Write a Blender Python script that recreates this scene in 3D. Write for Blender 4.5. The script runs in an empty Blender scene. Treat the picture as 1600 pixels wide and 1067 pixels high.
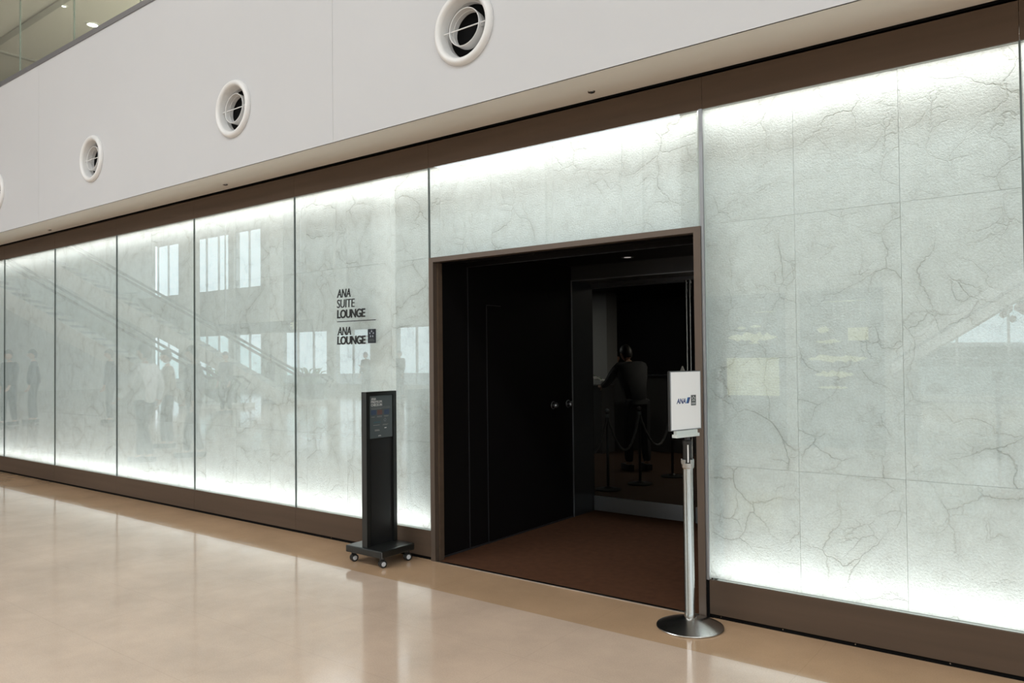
import bpy, bmesh, math, random
from mathutils import Vector, Matrix
random.seed(7)
PI = math.pi
SC = bpy.context.scene
COL = SC.collection

# ------------------------------------------------------------------ camera
cam_d = bpy.data.cameras.new('camera')
cam_d.sensor_width = 36.0
cam_d.lens = 27.127
cam_d.clip_end = 400
cam = bpy.data.objects.new('camera', cam_d)
COL.objects.link(cam)
_R = Vector((0.7957, 0.6056, -0.0108)); _U = Vector((0.0210, -0.0101, 0.99973)); _F = Vector((-0.6056, 0.7955, 0.0209))
_F.normalize(); _R = (_R - _F*_R.dot(_F)).normalized(); _U = _R.cross(_F)
cam.matrix_world = Matrix(((_R.x, _U.x, -_F.x, 0), (_R.y, _U.y, -_F.y, -4.359), (_R.z, _U.z, -_F.z, 1.55), (0, 0, 0, 1)))
SC.camera = cam

# ------------------------------------------------------------------ world, light, exposure
W = bpy.data.worlds.new('overcast_sky'); SC.world = W; W.use_nodes = True
nt = W.node_tree; nt.nodes.clear()
wo = nt.nodes.new('ShaderNodeOutputWorld'); bg = nt.nodes.new('ShaderNodeBackground')
bg.inputs[0].default_value = (0.86, 0.94, 1.0, 1); bg.inputs[1].default_value = 2.6
nt.links.new(bg.outputs[0], wo.inputs[0])

def area(name, loc, size, power, rot, color=(1, 1, 1), spread=PI):
    l = bpy.data.lights.new(name, 'AREA'); l.shape = 'RECTANGLE'
    l.size, l.size_y = size; l.energy = power; l.color = color; l.spread = spread
    o = bpy.data.objects.new(name, l); o.location = loc; o.rotation_euler = rot
    COL.objects.link(o); return o

# added overhead area lights, invented to brighten the unseen concourse
for i, (xx, yy, ln, pw) in enumerate(((0, -6.5, 22, 980), (-5, -12.8, 33, 1280), (-5, -15.6, 33, 1280), (-5, -18.4, 33, 950))):
    area('overhead_light', (xx, yy, 9.38), (ln, 1.6), pw, (0, 0, 0), (0.91, 0.965, 1.0))
# LED strips in the cavity behind the glass (top edge, bottom edges)
LED = (1.0, 0.975, 0.935)
area('led_strip', (-6.2, 0.034, 3.075), (15.6, 0.03), 40, (0, 0, 0), LED)
area('led_strip', (-9.1, 0.034, 0.186), (9.9, 0.03), 26, (PI, 0, 0), LED)
area('led_strip', (-0.22, 0.034, 0.186), (3.4, 0.03), 8, (PI, 0, 0), LED)
# added dim fill lights, kept out of view, to bring up the lounge
area('lounge_fill', (-3.6, 6.3, 2.62), (1.2, 0.4), 22.0, (0, 0, 0), (1, 0.88, 0.75))
area('lounge_fill', (-7.9, 5.4, 2.62), (0.5, 0.3), 13.0, (0, 0, 0), (1, 0.95, 0.9))
area('lounge_fill', (-3.2, 4.2, 2.62), (0.5, 0.3), 2.0, (0, 0, 0), (1, 0.9, 0.8))

SC.view_settings.view_transform = 'Standard'
SC.view_settings.look = 'None'
SC.view_settings.exposure = 0.0
SC.view_settings.gamma = 1.0
SC.view_settings.use_curve_mapping = False
SC.cycles.max_bounces = 10
SC.cycles.transparent_max_bounces = 16
SC.cycles.sample_clamp_indirect = 6.0
SC.cycles.use_denoising = True
SC.cycles.caustics_reflective = False
SC.cycles.caustics_refractive = False

# ------------------------------------------------------------------ materials
MATS = {}
def mat(name, color, rough=0.5, metal=0.0, spec=0.5, noise=None, bump=None, emit=None, aniso=None):
    m = bpy.data.materials.new(name); m.use_nodes = True; MATS[name] = m
    n = m.node_tree.nodes; l = m.node_tree.links
    b = n['Principled BSDF']
    b.inputs['Base Color'].default_value = (*color, 1)
    b.inputs['Roughness'].default_value = rough
    b.inputs['Metallic'].default_value = metal
    b.inputs['Specular IOR Level'].default_value = spec
    if emit:
        b.inputs['Emission Color'].default_value = (*emit[0], 1); b.inputs['Emission Strength'].default_value = emit[1]
    if noise or bump:
        g = n.new('ShaderNodeNewGeometry')
        mp = n.new('ShaderNodeMapping'); l.new(g.outputs['Position'], mp.inputs['Vector'])
    if noise:      # (scale xyz, amount)
        mp.inputs['Scale'].default_value = noise[0]
        t = n.new('ShaderNodeTexNoise'); t.inputs['Scale'].default_value = 1.0; t.inputs['Detail'].default_value = 5
        l.new(mp.outputs[0], t.inputs['Vector'])
        r = n.new('ShaderNodeMapRange'); r.inputs[1].default_value = 0.3; r.inputs[2].default_value = 0.7
        r.inputs[3].default_value = 1 - noise[1]; r.inputs[4].default_value = 1 + noise[1]
        l.new(t.outputs['Fac'], r.inputs[0])
        mx = n.new('ShaderNodeVectorMath'); mx.operation = 'SCALE'
        mx.inputs[0].default_value = color; l.new(r.outputs[0], mx.inputs['Scale'])
        l.new(mx.outputs[0], b.inputs['Base Color'])
    if bump:
        t2 = n.new('ShaderNodeTexNoise'); t2.inputs['Scale'].default_value = bump[0]; t2.inputs['Detail'].default_value = 3
        l.new(g.outputs['Position'], t2.inputs['Vector'])
        bp = n.new('ShaderNodeBump'); bp.inputs['Strength'].default_value = bump[1]; bp.inputs['Distance'].default_value = 0.01
        l.new(t2.outputs['Fac'], bp.inputs['Height']); l.new(bp.outputs[0], b.inputs['Normal'])
    return m

M_fascia = mat('fascia_paint', (0.55, 0.555, 0.57), 0.6, noise=((1, 1, 1), 0.012))
M_soffit = mat('soffit_paint', (0.90, 0.885, 0.835), 0.7)
M_vent = mat('vent_enamel', (0.72, 0.72, 0.715), 0.35)
M_black = mat('black_void', (0.004, 0.004, 0.004), 0.9, spec=0.1)
M_bronze = mat('bronze_sheet', (0.094, 0.064, 0.045), 0.6, 0.0, spec=0.15, noise=((0.6, 1, 14), 0.10))
M_bronze_l = mat('bronze_frame', (0.115, 0.085, 0.066), 0.40, 0.3)
M_steel = mat('brushed_steel', (0.40, 0.395, 0.38), 0.24, 1.0)
M_base = mat('stanchion_base_steel', (0.58, 0.57, 0.55), 0.24, 1.0)
M_greymetal = mat('grey_metal', (0.30, 0.31, 0.33), 0.35, 0.8)
M_darkmetal = mat('dark_grey_metal', (0.055, 0.056, 0.06), 0.32, 0.5)
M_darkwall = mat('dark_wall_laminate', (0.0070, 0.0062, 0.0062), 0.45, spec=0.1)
M_blackplastic = mat('black_plastic', (0.012, 0.012, 0.012), 0.35)
M_standblack = mat('stand_black_metal', (0.012, 0.013, 0.012), 0.30, spec=0.5)
M_standpanel = mat('stand_panel_black', (0.012, 0.012, 0.012), 0.42, spec=0.4)
M_letter = mat('sign_letter_black', (0.006, 0.007, 0.007), 0.4)
M_white = mat('white_acrylic', (0.88, 0.885, 0.90), 0.3)
M_whiteplain = mat('white_print', (0.75, 0.76, 0.76), 0.5)
M_clip = mat('pale_plastic_clip', (0.62, 0.68, 0.66), 0.35)
M_caster = mat('caster_cap', (0.62, 0.64, 0.68), 0.4)
M_seal = mat('glass_joint_seal', (0.10, 0.125, 0.12), 0.4)
M_trough = mat('trough_diffuser', (0.55, 0.58, 0.56), 0.6)
M_backing = mat('panel_backing', (0.35, 0.36, 0.35), 0.8)
M_poster = mat('poster_slate', (0.085, 0.105, 0.110), 0.35, spec=0.5)
M_blue = mat('print_blue', (0.05, 0.08, 0.14), 0.4)
M_red = mat('print_red', (0.15, 0.085, 0.075), 0.4)
M_teal = mat('print_teal', (0.06, 0.12, 0.14), 0.4)
M_navy = mat('logo_navy', (0.012, 0.035, 0.16), 0.4)
M_lblue = mat('logo_light_blue', (0.03, 0.17, 0.42), 0.4)
M_grey = mat('logo_grey', (0.09, 0.10, 0.10), 0.5)
M_logo = mat('logo_black', (0.004, 0.007, 0.014), 0.3)
M_star = mat('logo_star', (0.42, 0.44, 0.50), 0.4)
M_wallpale = mat('pale_wall_paint', (0.62, 0.61, 0.57), 0.7)
M_ceil = mat('ceiling_paint', (0.62, 0.60, 0.58), 0.8)
M_mull = mat('window_mullion', (0.55, 0.57, 0.58), 0.4, 0.3)
M_board = mat('board_dark', (0.035, 0.045, 0.05), 0.4)
M_yell = mat('board_yellow', (0.62, 0.60, 0.33), 0.5, emit=((0.9, 0.9, 0.6), 0.45))
M_leaf = mat('leaf_green', (0.10, 0.22, 0.06), 0.5, noise=((8, 8, 8), 0.4))
M_redleaf = mat('autumn_leaf', (0.30, 0.09, 0.06), 0.6, noise=((3, 3, 3), 0.4))
M_bark = mat('bark', (0.08, 0.06, 0.045), 0.9)
M_asphalt = mat('asphalt', (0.20, 0.20, 0.20), 0.8)
M_carwhite = mat('car_paint_white', (0.75, 0.76, 0.78), 0.25)
M_tyre = mat('tyre', (0.02, 0.02, 0.02), 0.8)
M_skin = mat('skin', (0.50, 0.30, 0.21), 0.5)
M_hair = mat('hair_black', (0.012, 0.010, 0.009), 0.5)
M_suit = mat('cloth_dark', (0.018, 0.019, 0.022), 0.8)
M_navycl = mat('cloth_navy', (0.020, 0.028, 0.050), 0.8)
M_greycl = mat('cloth_grey', (0.07, 0.07, 0.075), 0.8)
M_shirt = mat('cloth_white', (0.70, 0.70, 0.70), 0.8)
M_tan = mat('cloth_tan', (0.30, 0.25, 0.18), 0.8)
M_rope = mat('rope_black', (0.10, 0.10, 0.10), 0.7)
M_column = mat('column_grey', (0.34, 0.34, 0.33), 0.6)
M_counter = mat('counter_laminate', (0.035, 0.034, 0.033), 0.5)
M_petal = mat('orchid_white', (0.75, 0.74, 0.70), 0.5)
M_glow = mat('lamp_diffuser', (1, 1, 1), 0.5, emit=((1, 0.98, 0.95), 9))
M_glowdim = mat('lamp_diffuser_dim', (0.6, 0.58, 0.55), 0.3, emit=((1, 0.9, 0.85), 0.35))
M_ropefloor = mat('lounge_floor', (0.045, 0.022, 0.012), 0.8, spec=0.2)

def m_glass(name, tint, boost=1.0):
    """clear pane: Fresnel mirror over a tinted see-through body; both faces of the pane behave alike"""
    m = bpy.data.materials.new(name); m.use_nodes = True; n = m.node_tree.nodes; l = m.node_tree.links; n.clear()
    out = n.new('ShaderNodeOutputMaterial'); mix = n.new('ShaderNodeMixShader')
    tr = n.new('ShaderNodeBsdfTransparent'); gl = n.new('ShaderNodeBsdfGlossy')
    tr.inputs[0].default_value = (*tint, 1); gl.inputs['Roughness'].default_value = 0.0
    gl.inputs[0].default_value = (0.95, 0.98, 1.0, 1)
    g = n.new('ShaderNodeNewGeometry'); mr = n.new('ShaderNodeMapRange')
    mr.inputs[3].default_value = 1.52; mr.inputs[4].default_value = 1/1.52
    l.new(g.outputs['Backfacing'], mr.inputs[0])
    fr = n.new('ShaderNodeFresnel'); l.new(mr.outputs[0], fr.inputs['IOR'])
    mu = n.new('ShaderNodeMath'); mu.operation = 'MULTIPLY'; mu.inputs[1].default_value = boost; mu.use_clamp = True
    l.new(fr.outputs[0], mu.inputs[0]); l.new(mu.outputs[0], mix.inputs[0])
    l.new(tr.outputs[0], mix.inputs[1]); l.new(gl.outputs[0], mix.inputs[2]); l.new(mix.outputs[0], out.inputs[0])
    return m
M_glass = m_glass('clear_glass', (0.955, 0.985, 0.982), 1.5)
M_glassd = m_glass('door_glass', (0.80, 0.82, 0.80), 0.35)
M_glassg = m_glass('green_glass', (0.87, 0.905, 0.86))

def m_stone():
    m = bpy.data.materials.new('veined_stone'); m.use_nodes = True; n = m.node_tree.nodes; l = m.node_tree.links
    b = n['Principled BSDF']; b.inputs['Roughness'].default_value = 0.75; b.inputs['Specular IOR Level'].default_value = 0.2
    g = n.new('ShaderNodeNewGeometry'); oi = n.new('ShaderNodeObjectInfo')
    sc = n.new('ShaderNodeVectorMath'); sc.operation = 'SCALE'; sc.inputs[0].default_value = (7.3, 0, 3.1)
    l.new(oi.outputs['Random'], sc.inputs['Scale'])
    ad = n.new('ShaderNodeVectorMath'); l.new(g.outputs['Position'], ad.inputs[0]); l.new(sc.outputs[0], ad.inputs[1])
    def noise(scale, detail, rough=0.5, vec=None, out='Fac'):
        t = n.new('ShaderNodeTexNoise'); t.inputs['Scale'].default_value = scale; t.inputs['Detail'].default_value = detail
        t.inputs['Roughness'].default_value = rough; l.new((vec or ad.outputs[0]), t.inputs['Vector']); return t.outputs[out]
    def vm(op, a, b2):
        v = n.new('ShaderNodeVectorMath'); v.operation = op
        for k, q in enumerate((a, b2)):
            if isinstance(q, (int, float)): v.inputs['Scale'].default_value = q
            elif isinstance(q, tuple): v.inputs[k].default_value = q
            else: l.new(q, v.inputs[k])
        return v.outputs[0]
    def ma(op, a, b2=None, clamp=False):
        v = n.new('ShaderNodeMath'); v.operation = op; v.use_clamp = clamp
        for k, q in enumerate((a, b2)):
            if q is None: continue
            if isinstance(q, (int, float)): v.inputs[k].default_value = q
            else: l.new(q, v.inputs[k])
        return v.outputs[0]
    def mr(x, a, b2, c, d):
        v = n.new('ShaderNodeMapRange'); v.clamp = True; l.new(x, v.inputs[0])
        for k, q in enumerate((a, b2, c, d)): v.inputs[k+1].default_value = q
        return v.outputs[0]
    w1 = vm('SUBTRACT', noise(1.6, 2, out='Color'), (0.5, 0.5, 0.5)); w1 = vm('SCALE', w1, 0.55)
    w2 = vm('SUBTRACT', noise(9, 4, 0.65, out='Color'), (0.5, 0.5, 0.5)); w2 = vm('SCALE', w2, 0.085)
    p = vm('ADD', vm('ADD', ad.outputs[0], w1), w2)
    def vor(scale, vec):
        v = n.new('ShaderNodeTexVoronoi'); v.feature = 'DISTANCE_TO_EDGE'; v.inputs['Scale'].default_value = scale
        l.new(vec, v.inputs['Vector']); return v.outputs['Distance']
    e1 = vor(2.6, p); e2 = vor(6.5, vm('ADD', p, (3.3, 1.7, 5.1)))
    k1 = mr(noise(2.3, 3), 0.40, 0.62, 0.0, 1.0)
    k2 = mr(noise(4.1, 3, vec=vm('ADD', ad.outputs[0], (9.1, 4.2, 1.3))), 0.47, 0.66, 0.0, 1.0)
    thin1 = ma('MULTIPLY', mr(e1, 0.0, 0.020, 1.0, 0.0), k1)
    soft1 = ma('MULTIPLY', mr(e1, 0.0, 0.16, 1.0, 0.0), ma('MULTIPLY', k1, 0.42))
    thin2 = ma('MULTIPLY', mr(e2, 0.0, 0.035, 1.0, 0.0), ma('MULTIPLY', k2, 0.75))
    soft2 = ma('MULTIPLY', mr(e2, 0.0, 0.22, 1.0, 0.0), ma('MULTIPLY', k2, 0.25))
    ed = ma('MAXIMUM', ma('MAXIMUM', thin1, soft1), ma('MAXIMUM', thin2, soft2))
    grain = noise(85, 3, 0.7); blot = noise(14, 4, 0.7)
    fac = ma('ADD', ma('MULTIPLY', ed, 0.62), ma('ADD', mr(grain, 0.35, 0.65, 0.0, 0.30), mr(blot, 0.40, 0.7, 0.0, 0.20)), clamp=True)
    ramp = n.new('ShaderNodeMix'); ramp.data_type = 'RGBA'
    ramp.inputs['A'].default_value = (0.90, 0.93, 0.935, 1); ramp.inputs['B'].default_value = (0.54, 0.545, 0.52, 1)
    l.new(fac, ramp.inputs['Factor']); l.new(ramp.outputs['Result'], b.inputs['Base Color'])
    bp = n.new('ShaderNodeBump'); bp.inputs['Strength'].default_value = 1.0; bp.inputs['Distance'].default_value = 0.0095
    l.new(ma('SUBTRACT', ma('MULTIPLY', grain, 0.6), ma('MULTIPLY', ed, 0.5)), bp.inputs['Height']); l.new(bp.outputs[0], b.inputs['Normal'])
    return m
M_stone = m_stone()

def m_floor(name, col, tile=(1.2, 0.6), off=(0.0, 0.54), rough=0.13, spec=0.5):
    m = bpy.data.materials.new(name); m.use_nodes = True; n = m.node_tree.nodes; l = m.node_tree.links
    b = n['Principled BSDF']; b.inputs['Specular IOR Level'].default_value = spec
    g = n.new('ShaderNodeNewGeometry'); sx = n.new('ShaderNodeSeparateXYZ'); l.new(g.outputs['Position'], sx.inputs[0])
    def ma(op, a, b2=None, clamp=False):
        v = n.new('ShaderNodeMath'); v.operation = op; v.use_clamp = clamp
        for k, q in enumerate((a, b2)):
            if q is None: continue
            if isinstance(q, (int, float)): v.inputs[k].default_value = q
            else: l.new(q, v.inputs[k])
        return v.outputs[0]
    def joint(c, size, o):
        f = ma('FRACT', ma('DIVIDE', ma('ADD', c, o + 100*size), size))
        d = ma('MULTIPLY', ma('MINIMUM', f, ma('SUBTRACT', 1.0, f)), size)
        return ma('LESS_THAN', d, 0.0022)
    j = ma('MAXIMUM', joint(sx.outputs['X'], tile[0], off[0]), joint(sx.outputs['Y'], tile[1], off[1]))
    t = n.new('ShaderNodeTexNoise'); t.inputs['Scale'].default_value = 1.7; t.inputs['Detail'].default_value = 8; t.inputs['Roughness'].default_value = 0.62
    t2 = n.new('ShaderNodeTexNoise'); t2.inputs['Scale'].default_value = 140; t2.inputs['Detail'].default_value = 2
    t3 = n.new('ShaderNodeTexNoise'); t3.inputs['Scale'].default_value = 5; t3.inputs['Detail'].default_value = 5
    for q in (t, t2, t3): l.new(g.outputs['Position'], q.inputs['Vector'])
    s = ma('ADD', ma('MULTIPLY', t.outputs['Fac'], 0.55), ma('MULTIPLY', t2.outputs['Fac'], 0.26))
    s = ma('ADD', s, 0.60); s = ma('MULTIPLY', s, ma('SUBTRACT', 1.0, ma('MULTIPLY', j, 0.08)))
    v = n.new('ShaderNodeVectorMath'); v.operation = 'SCALE'; v.inputs[0].default_value = col; l.new(s, v.inputs['Scale'])
    l.new(v.outputs[0], b.inputs['Base Color'])
    r = n.new('ShaderNodeMapRange'); r.inputs[1].default_value = 0.3; r.inputs[2].default_value = 0.7
    r.inputs[3].default_value = rough*0.7; r.inputs[4].default_value = rough*1.35; l.new(t3.outputs['Fac'], r.inputs[0])
    l.new(r.outputs[0], b.inputs['Roughness'])
    bp = n.new('ShaderNodeBump'); bp.inputs['Strength'].default_value = 0.05; bp.inputs['Distance'].default_value = 0.02
    l.new(t3.outputs['Fac'], bp.inputs['Height']); l.new(bp.outputs[0], b.inputs['Normal'])
    return m
M_floor = m_floor('beige_stone_floor', (0.605, 0.465, 0.36), rough=0.10, spec=0.95)
M_border = m_floor('brown_stone_border', (0.49, 0.325, 0.198), tile=(1.2, 0.54), rough=0.10, spec=0.8)
M_carpet = mat('brown_carpet', (0.082, 0.036, 0.019), 0.95, spec=0.1, noise=((18, 18, 18), 0.12), bump=(300, 0.15))

# ------------------------------------------------------------------ mesh helpers
def wloc(o):
    v = Vector((0, 0, 0))
    while o is not None: v += o.location; o = o.parent
    return v

class MB:
    def __init__(s): s.bm = bmesh.new()
    def box(s, x0, x1, y0, y1, z0, z1, bevel=0.0):
        r = bmesh.ops.create_cube(s.bm, size=1.0); vs = r['verts']
        for v in vs:
            v.co = Vector((x0+(v.co.x+.5)*(x1-x0), y0+(v.co.y+.5)*(y1-y0), z0+(v.co.z+.5)*(z1-z0)))
        if bevel:
            es = {e for v in vs for e in v.link_edges}
            bmesh.ops.bevel(s.bm, geom=list(es), offset=bevel, segments=2, affect='EDGES', profile=0.7)
        return s
    def poly(s, pts, axis, a, b):
        """outline pts (2-D) extruded between a and b along axis ('x','y','z')"""
        def mk(p, t):
            return {'x': (t, p[0], p[1]), 'y': (p[0], t, p[1]), 'z': (p[0], p[1], t)}[axis]
        A = [s.bm.verts.new(mk(p, a)) for p in pts]; B = [s.bm.verts.new(mk(p, b)) for p in pts]
        n = len(pts)
        s.bm.faces.new(A); s.bm.faces.new(B[::-1])
        for i in range(n): s.bm.faces.new((A[i], B[i], B[(i+1) % n], A[(i+1) % n]))
        bmesh.ops.recalc_face_normals(s.bm, faces=s.bm.faces[:])
        return s
    def lathe(s, prof, c=(0, 0, 0), axis='z', seg=48, closed=False):
        """prof [(r, h)...] spun about axis through c"""
        rings = []
        for r, h in prof:
            ring = []
            for i in range(seg):
                a = 2*PI*i/seg; u, v = r*math.cos(a), r*math.sin(a)
                p = {'z': (u, v, h), 'y': (u, h, v), 'x': (h, u, v)}[axis]
                ring.append(s.bm.verts.new(Vector(p)+Vector(c)))
            rings.append(ring)
        m = len(rings)
        for k in range(m if closed else m-1):
            A, B = rings[k], rings[(k+1) % m]
            for i in range(seg): s.bm.faces.new((A[i], A[(i+1) % seg], B[(i+1) % seg], B[i]))
        if not closed:
            if prof[0][0] > 1e-5: s.bm.faces.new(rings[0][::-1])
            if prof[-1][0] > 1e-5: s.bm.faces.new(rings[-1])
        bmesh.ops.remove_doubles(s.bm, verts=s.bm.verts[:], dist=1e-6)
        bmesh.ops.recalc_face_normals(s.bm, faces=s.bm.faces[:])
        return s
    def tube(s, pts, r, seg=10):
        pts = [Vector(p) for p in pts]; rings = []
        up = Vector((0, 0, 1))
        for i, p in enumerate(pts):
            d = (pts[min(i+1, len(pts)-1)] - pts[max(i-1, 0)]).normalized()
            u = d.cross(up)
            if u.length < 1e-3: u = d.cross(Vector((1, 0, 0)))
            u.normalize(); v = d.cross(u); rr = r[i] if isinstance(r, (list, tuple)) else r
            rings.append([s.bm.verts.new(p + (u*math.cos(2*PI*k/seg)+v*math.sin(2*PI*k/seg))*rr) for k in range(seg)])
        for A, B in zip(rings, rings[1:]):
            for k in range(seg): s.bm.faces.new((A[k], A[(k+1) % seg], B[(k+1) % seg], B[k]))
        s.bm.faces.new(rings[0][::-1]); s.bm.faces.new(rings[-1])
        return s
    def ball(s, c, r, sub=2):
        rr = (r, r, r) if isinstance(r, (int, float)) else r
        q = bmesh.ops.create_icosphere(s.bm, subdivisions=sub, radius=1.0)
        for v in q['verts']: v.co = Vector((v.co.x*rr[0]+c[0], v.co.y*rr[1]+c[1], v.co.z*rr[2]+c[2]))
        return s
    def add(s, bm2, mtx=None):
        me = bpy.data.meshes.new('tmp'); bm2.to_mesh(me)
        if mtx: me.transform(mtx)
        s.bm.from_mesh(me); bpy.data.meshes.remove(me); return s
    def xf(s, mtx):
        bmesh.ops.transform(s.bm, matrix=mtx, verts=s.bm.verts[:]); return s
    def build(s, name, m, parent=None, local=False, smooth=False, base=False):
        if smooth:
            for f in s.bm.faces: f.smooth = True
            for e in s.bm.edges:
                if len(e.link_faces) == 2 and e.calc_face_angle(0) > 0.6: e.smooth = False
        me = bpy.data.meshes.new(name)
        o = bpy.data.objects.new(name, me)
        if parent is not None:
            if not local: bmesh.ops.translate(s.bm, vec=-wloc(parent), verts=s.bm.verts[:])
            o.parent = parent
        elif not local:
            vs = [v.co for v in s.bm.verts]
            c = Vector(((min(v.x for v in vs)+max(v.x for v in vs))/2, (min(v.y for v in vs)+max(v.y for v in vs))/2, min(v.z for v in vs)))
            bmesh.ops.translate(s.bm, vec=-c, verts=s.bm.verts[:]); o.location = c
        s.bm.to_mesh(me); s.bm.free(); me.materials.append(m)
        COL.objects.link(o); return o

def tag(o, label, cat, group=None, kind=None):
    o['label'] = label; o['category'] = cat
    if group: o['group'] = group
    if kind: o['kind'] = kind
    return o
def thing(name, loc, label, cat, group=None, rz=0.0):
    o = bpy.data.objects.new(name, None); o.location = loc; o.rotation_euler = (0, 0, rz); o.empty_display_size = 0.1
    COL.objects.link(o); return tag(o, label, cat, group)
def struct(name, mb, m, label=None, smooth=False):
    o = mb.build(name, m, smooth=smooth); o['kind'] = 'structure'
    if label: o['label'] = label
    return o
def copy_tree(o, parent=None):
    c = o.copy(); COL.objects.link(c)
    if parent is not None: c.parent = parent
    for ch in [q for q in bpy.data.objects if q.parent == o]: copy_tree(ch, c)
    return c

def text_bm(body, origin, right, up, w, h, depth=0.003, bold=0.0, shear=0.0, spacing=1.0):
    """solid lettering fitted into a w x h box whose lower left corner is origin, standing off along right x up"""
    cu = bpy.data.curves.new('txt', 'FONT'); cu.body = body; cu.offset = bold; cu.shear = shear
    cu.space_character = spacing; cu.extrude = 0.05; cu.resolution_u = 4
    o = bpy.data.objects.new('txt', cu); COL.objects.link(o)
    dg = bpy.context.evaluated_depsgraph_get(); dg.update()
    me = bpy.data.meshes.new_from_object(o.evaluated_get(dg)); bpy.data.objects.remove(o)
    xs = [v.co.x for v in me.vertices]; ys = [v.co.y for v in me.vertices]
    x0, x1, y0, y1 = min(xs), max(xs), min(ys), max(ys)
    R, U = Vector(right).normalized(), Vector(up).normalized(); N = R.cross(U); O = Vector(origin)
    for v in me.vertices:
        v.co = O + R*((v.co.x-x0)/(x1-x0)*w) + U*((v.co.y-y0)/(y1-y0)*h) + N*((v.co.z+0.05)/0.1*depth)
    b = bmesh.new(); b.from_mesh(me); bpy.data.meshes.remove(me)
    return b
def plate(origin, right, up, x0, x1, y0, y1, n0, n1):
    """box in a sign's own frame"""
    R, U = Vector(right).normalized(), Vector(up).normalized(); N = R.cross(U); O = Vector(origin)
    b = MB().box(x0, x1, y0, y1, n0, n1)
    b.xf(Matrix(((R.x, U.x, N.x, O.x), (R.y, U.y, N.y, O.y), (R.z, U.z, N.z, O.z), (0, 0, 0, 1))))
    return b
def star_ring(origin, right, up, cx, cy, rad, size, n0, n1):
    """five little pointed marks standing in a circle"""
    R, U = Vector(right).normalized(), Vector(up).normalized(); N = R.cross(U); O = Vector(origin)
    b = MB()
    for k in range(5):
        a = PI/2 + 2*PI*k/5
        px, py = cx+rad*math.cos(a), cy+rad*math.sin(a)
        out = []
        for q in range(10):
            aa = a + PI*q/5; rr = size*(1.0 if q % 2 == 0 else 0.38)
            if q == 0: rr *= 1.35
            out.append((px+rr*math.cos(aa), py+rr*math.sin(aa)))
        b.poly(out, 'z', n0, n1)
    b.xf(Matrix(((R.x, U.x, N.x, O.x), (R.y, U.y, N.y, O.y), (R.z, U.z, N.z, O.z), (0, 0, 0, 1))))
    return b

# ------------------------------------------------------------------ setting: floors
struct('floor', MB().box(-46, 12, -20, -0.54, -0.12, 0.0), M_floor, 'polished beige stone floor of the concourse')
struct('floor', MB().box(-46, 12, -0.54, 0.0, -0.12, 0.0).box(-46, -4.112, 0.0, 0.2, -0.12, 0.0).box(-1.848, 12, 0.0, 0.2, -0.12, 0.0), M_border, 'darker brown stone border along the wall')
struct('floor', MB().box(-4.11, -1.85, 0.0, 2.42, -0.12, -0.001), M_carpet, 'dark brown carpet in the entrance recess')
struct('trim_1', MB().box(-4.06, -1.93, -0.014, 0.014, -0.02, 0.004), M_steel, 'thin metal threshold strip')

# header band, dark gap, kick boards
JX = [-14.07, -12.41, -10.762, -9.112, -7.456, -5.787, -4.118]
spans = [(JX[i], JX[i+1], True) for i in range(6)] + [(-4.118, -1.868, False), (-1.868, -0.272, True), (-0.272, 1.5, True)]
struct('trim_2', MB().box(-16, 1.6, 0.012, 0.03, 3.225, 3.262), M_black, 'black shadow gap under the soffit')
n = 3
for a, b, low in spans:
    bb = MB().box(a+0.001, b-0.001, 0.0, 0.016, 3.03, 3.232)
    bb.box(a+0.001, b-0.001, 0.0, 0.20, 3.222, 3.232)
    struct('trim_%d' % n, bb, M_bronze, 'brown bronze header sheet above the glass'); n += 1
    if low:
        bb = MB().box(a+0.001, (b if b != -4.118 else -4.112)-0.001, 0.0, 0.016, 0.024, 0.222)
        struct('trim_%d' % n, bb, M_bronze, 'brown bronze kick board below the glass'); n += 1
        struct('trim_%d' % n, MB().box(a, b if b != -4.118 else -4.112, 0.017, 0.19, 0.03, 0.17), M_black, 'filling behind the kick board'); n += 1
        struct('trim_%d' % n, MB().box(a, b, 0.008, 0.03, 0.0, 0.026), M_black, 'black skirting gap at floor level'); n += 1
sc0 = None
for x in (-1.80, -1.44, -1.06, -0.62, -0.2, -4.95, -5.3):
    if sc0 is None:
        sc0 = MB().lathe([(0.0, 0.001), (0.0035, 0.001), (0.0045, 0.004)], (x, 0, 0.016), 'y', 12).build('screw', M_steel)
        o = sc0
    else:
        o = sc0.copy(); COL.objects.link(o); o.location.x = x
    tag(o, {-1.80: 'tiny screw head in the skirting gap beside the round base of the silver post', -1.44: 'tiny screw head in the right skirting gap, second from the doorway',
            -1.06: 'tiny screw head in the right skirting gap, third from the doorway', -0.62: 'tiny screw head in the right skirting gap, fourth from the doorway',
            -0.2: 'tiny screw head in the skirting gap at the right picture edge', -4.95: 'tiny screw head in the skirting gap left of the poster stand',
            -5.3: 'tiny screw head in the skirting gap below the lettered panel'}[x], 'screw', 'screws in the skirting gap')

# end closures of the wall beyond the picture, wall behind the panels
struct('wall_back', MB().box(-46, -14.07, 0.0, 0.3, 0, 3.26).box(1.5, 12, 0.0, 0.3, 0, 3.26), M_wallpale)
struct('wall_cavity', MB().box(-14.07, -4.12, 0.146, 0.16, 0, 3.26).box(-14.07, 1.5, 0.016, 0.19, 3.10, 3.12).box(-1.9, 1.5, 0.146, 0.16, 0, 3.26).box(-4.12, -1.86, 0.146, 0.16, 2.313, 3.26), M_backing, 'board closing the cavity behind the stone')

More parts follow.
